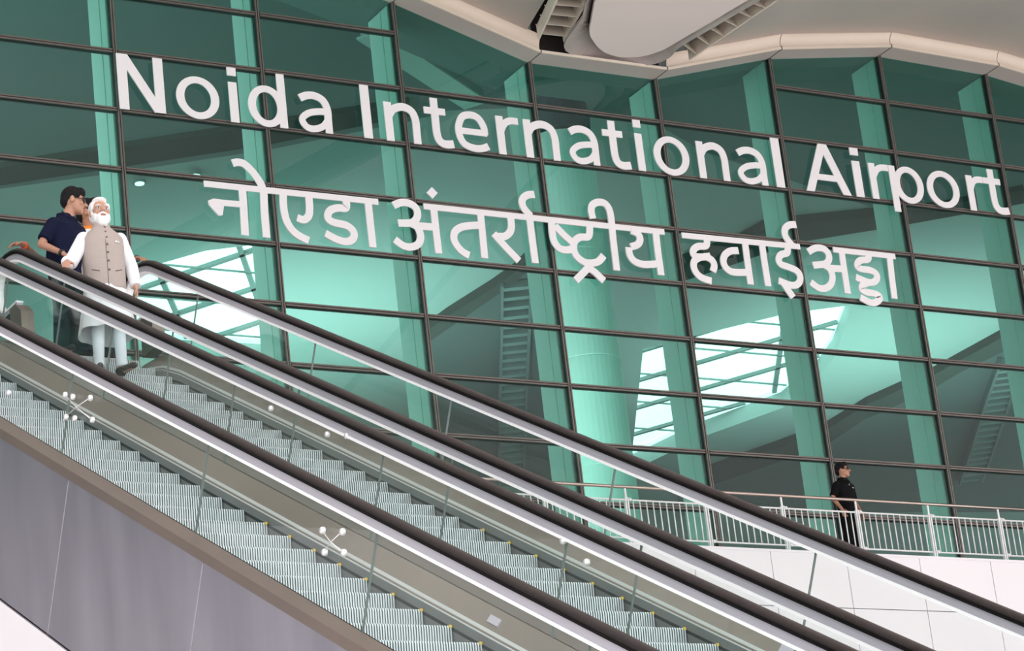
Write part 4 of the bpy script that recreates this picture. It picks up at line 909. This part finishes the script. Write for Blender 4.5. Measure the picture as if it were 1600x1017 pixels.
# --- navy shirted guard behind him, turned towards the right
p = Person('person in a navy short sleeved shirt and sunglasses looking sideways behind the bearded person', (10.05, 23.72, LZ), 0.42, 1.63, head=(0.70, 0.16, 0.10), lean=(0.03, -0.03), hoff=(0.03, -0.05, 0))
feet = [(-0.11, 0.0, 0.0, -0.2), (0.11, 0.02, 0.0, 0.3)]
R_ = dict(el=(-0.27, 0.02, 1.10), wr=(-0.22, -0.20, 0.95), dir=(0.25, -0.6, -0.5), palm=(0.3, 0.2, -1), curl=0.6)
L_ = dict(el=(0.27, 0.0, 1.09), wr=(0.24, -0.12, 0.88), dir=(0, -0.3, -1), palm=(-1, 0, 0), curl=0.5)
p.body([R_, L_], feet, M['skin_fair'])
p.face(M['hair_black']); p.hair(M['hair_black'], top=0.016); p.shades(M['lens'], M['strap'])
g = MB(); loft(g, [(0.84, 0.172, 0.128, 0, 0)] + p.torso_rings(0.016, 1.04)); p.sleeve(g, -1, R_, 0.80, 0.074, 0.068, 'el'); p.sleeve(g, 1, L_, 0.80, 0.074, 0.068, 'el')
sh = p.part('shirt', g, M['navy'], 0.008, 3); collar_flaps(p, M['navy'], sh)
p.trousers(feet, M['darktrouser'], (0.108, 0.082, 0.075), 0.98); p.shoes(feet, M['strap'])
g = MB(); wv = Vector(R_['wr']); dv = (wv - Vector(R_['el'])).normalized(); frustum(g, wv - dv * 0.03, wv + dv * 0.0, 0.034, 0.034); p.raw('wristwatch', g, M['strap'])

# --- a person hidden behind the two, hand on the right hand rail
p = Person('person with black hair half hidden behind the bearded head, a hand on each rail end', (10.56, 24.28, LZ), 0.10, 1.77, head=(0.75, 0.0, 0.0), lean=(-0.02, -0.06))
feet = [(-0.1, 0.0, 0.0, -0.1), (0.1, 0.0, 0.0, 0.2)]
tw = p.to_local((10.72, 23.58, 10.075))
tl = p.to_local((9.68, 23.76, 10.225))
R_ = dict(el=tuple(p.to_local((10.08, 24.16, 10.17))), wr=tuple(tl), dir=(-0.9, 0.05, -0.12), palm=(0, 0, -1), curl=0.5)
L_ = dict(el=(0.24, 0.02, 1.13), wr=tuple(tw + Vector((0, 0.0, 0.035))), dir=tuple((p.to_local((10.73, 23.33, 9.98)) - tw)), palm=(0, 0.1, -1), curl=0.35)
p.body([R_, L_], feet, M['skin_tan']); p.face(M['hair_black']); p.hair(M['hair_black'])
g = MB(); loft(g, [(0.84, 0.168, 0.124, 0, 0)] + p.torso_rings(0.014)); p.sleeve(g, -1, R_, 0.6, 0.07, 0.06, 'el'); p.sleeve(g, 1, L_, 0.72, 0.066, 0.052)
sh = p.part('shirt', g, M['palecloth'], 0.009, 3)
g = MB(); lx, ly = p.lean; g.sweep([[(lx + r * math.cos(2 * PI * k / 24) * 1.1, ly + 0.01 + r * math.sin(2 * PI * k / 24), z) for k in range(24)] for r, z in ((0.10, 1.385), (0.085, 1.43), (0.07, 1.46), (0.06, 1.455), (0.06, 1.38))]); p.raw('scarf', g, M['orange'], sh); p.trousers(feet, M['darktrouser'], (0.105, 0.08, 0.07), 0.98); p.shoes(feet, M['strap'])
g = MB(); wv = Vector(L_['wr']); dv = (wv - Vector(L_['el'])).normalized(); frustum(g, wv - dv * 0.035, wv - dv * 0.008, 0.032, 0.032); p.raw('wristwatch', g, M['strap'])

wv = Vector(R_['wr']); dv = (wv - Vector(R_['el'])).normalized(); g = MB(); frustum(g, wv - dv * 0.05, wv - dv * 0.02, 0.034, 0.033); p.raw('thread_bracelet', g, M['thread'])
# --- security man on the terrace
p = Person('person in a black polo shirt and sunglasses standing behind the terrace railing', (32.80, 42.0, FL - 0.02), 0.22, 1.86, head=(0.50, -0.06, 0.0), hoff=(0.03, -0.01, 0))
feet = [(-0.12, 0.0, 0.0, -0.2), (0.12, 0.0, 0.0, 0.2)]
R_ = dict(el=(-0.265, 0.05, 1.10), wr=(-0.245, -0.10, 0.86), dir=(0.05, -0.25, -1), palm=(1, 0.1, 0), curl=0.7)
L_ = dict(el=(0.275, 0.05, 1.10), wr=(0.265, -0.08, 0.86), dir=(0.0, -0.2, -1), palm=(-1, 0.1, 0), curl=0.7)
p.body([R_, L_], feet, M['skin_fair']); p.face(M['hair_black']); p.hair(M['hair_black'], top=0.008); p.shades(M['lens'], M['strap'])
g = MB(); loft(g, [(0.86, 0.168, 0.126, 0, 0)] + p.torso_rings(0.014, 1.02)); p.sleeve(g, -1, R_, 0.85, 0.072, 0.066, 'el'); p.sleeve(g, 1, L_, 0.85, 0.072, 0.066, 'el')
sh = p.part('polo_shirt', g, M['black'], 0.008, 3); collar_flaps(p, M['black'], sh)
g = MB()
for q in ((0.075, -0.126, 1.27), (0.10, -0.122, 1.268)): g.ball(q, (0.010, 0.005, 0.008), 8, 6)
g.tube([(-0.01, -0.132, 1.30), (0.0, -0.128, 1.325), (0.012, -0.125, 1.318)], 0.004, 6); p.raw('badge', g, M['hair_white'], sh)
p.trousers(feet, M['black'], (0.106, 0.08, 0.072), 0.98); p.shoes(feet, M['strap'])
g = MB(); wv = Vector(L_['wr']); dv = (wv - Vector(L_['el'])).normalized(); frustum(g, wv - dv * 0.035, wv, 0.033, 0.033); p.raw('wristwatch', g, M['strap'])
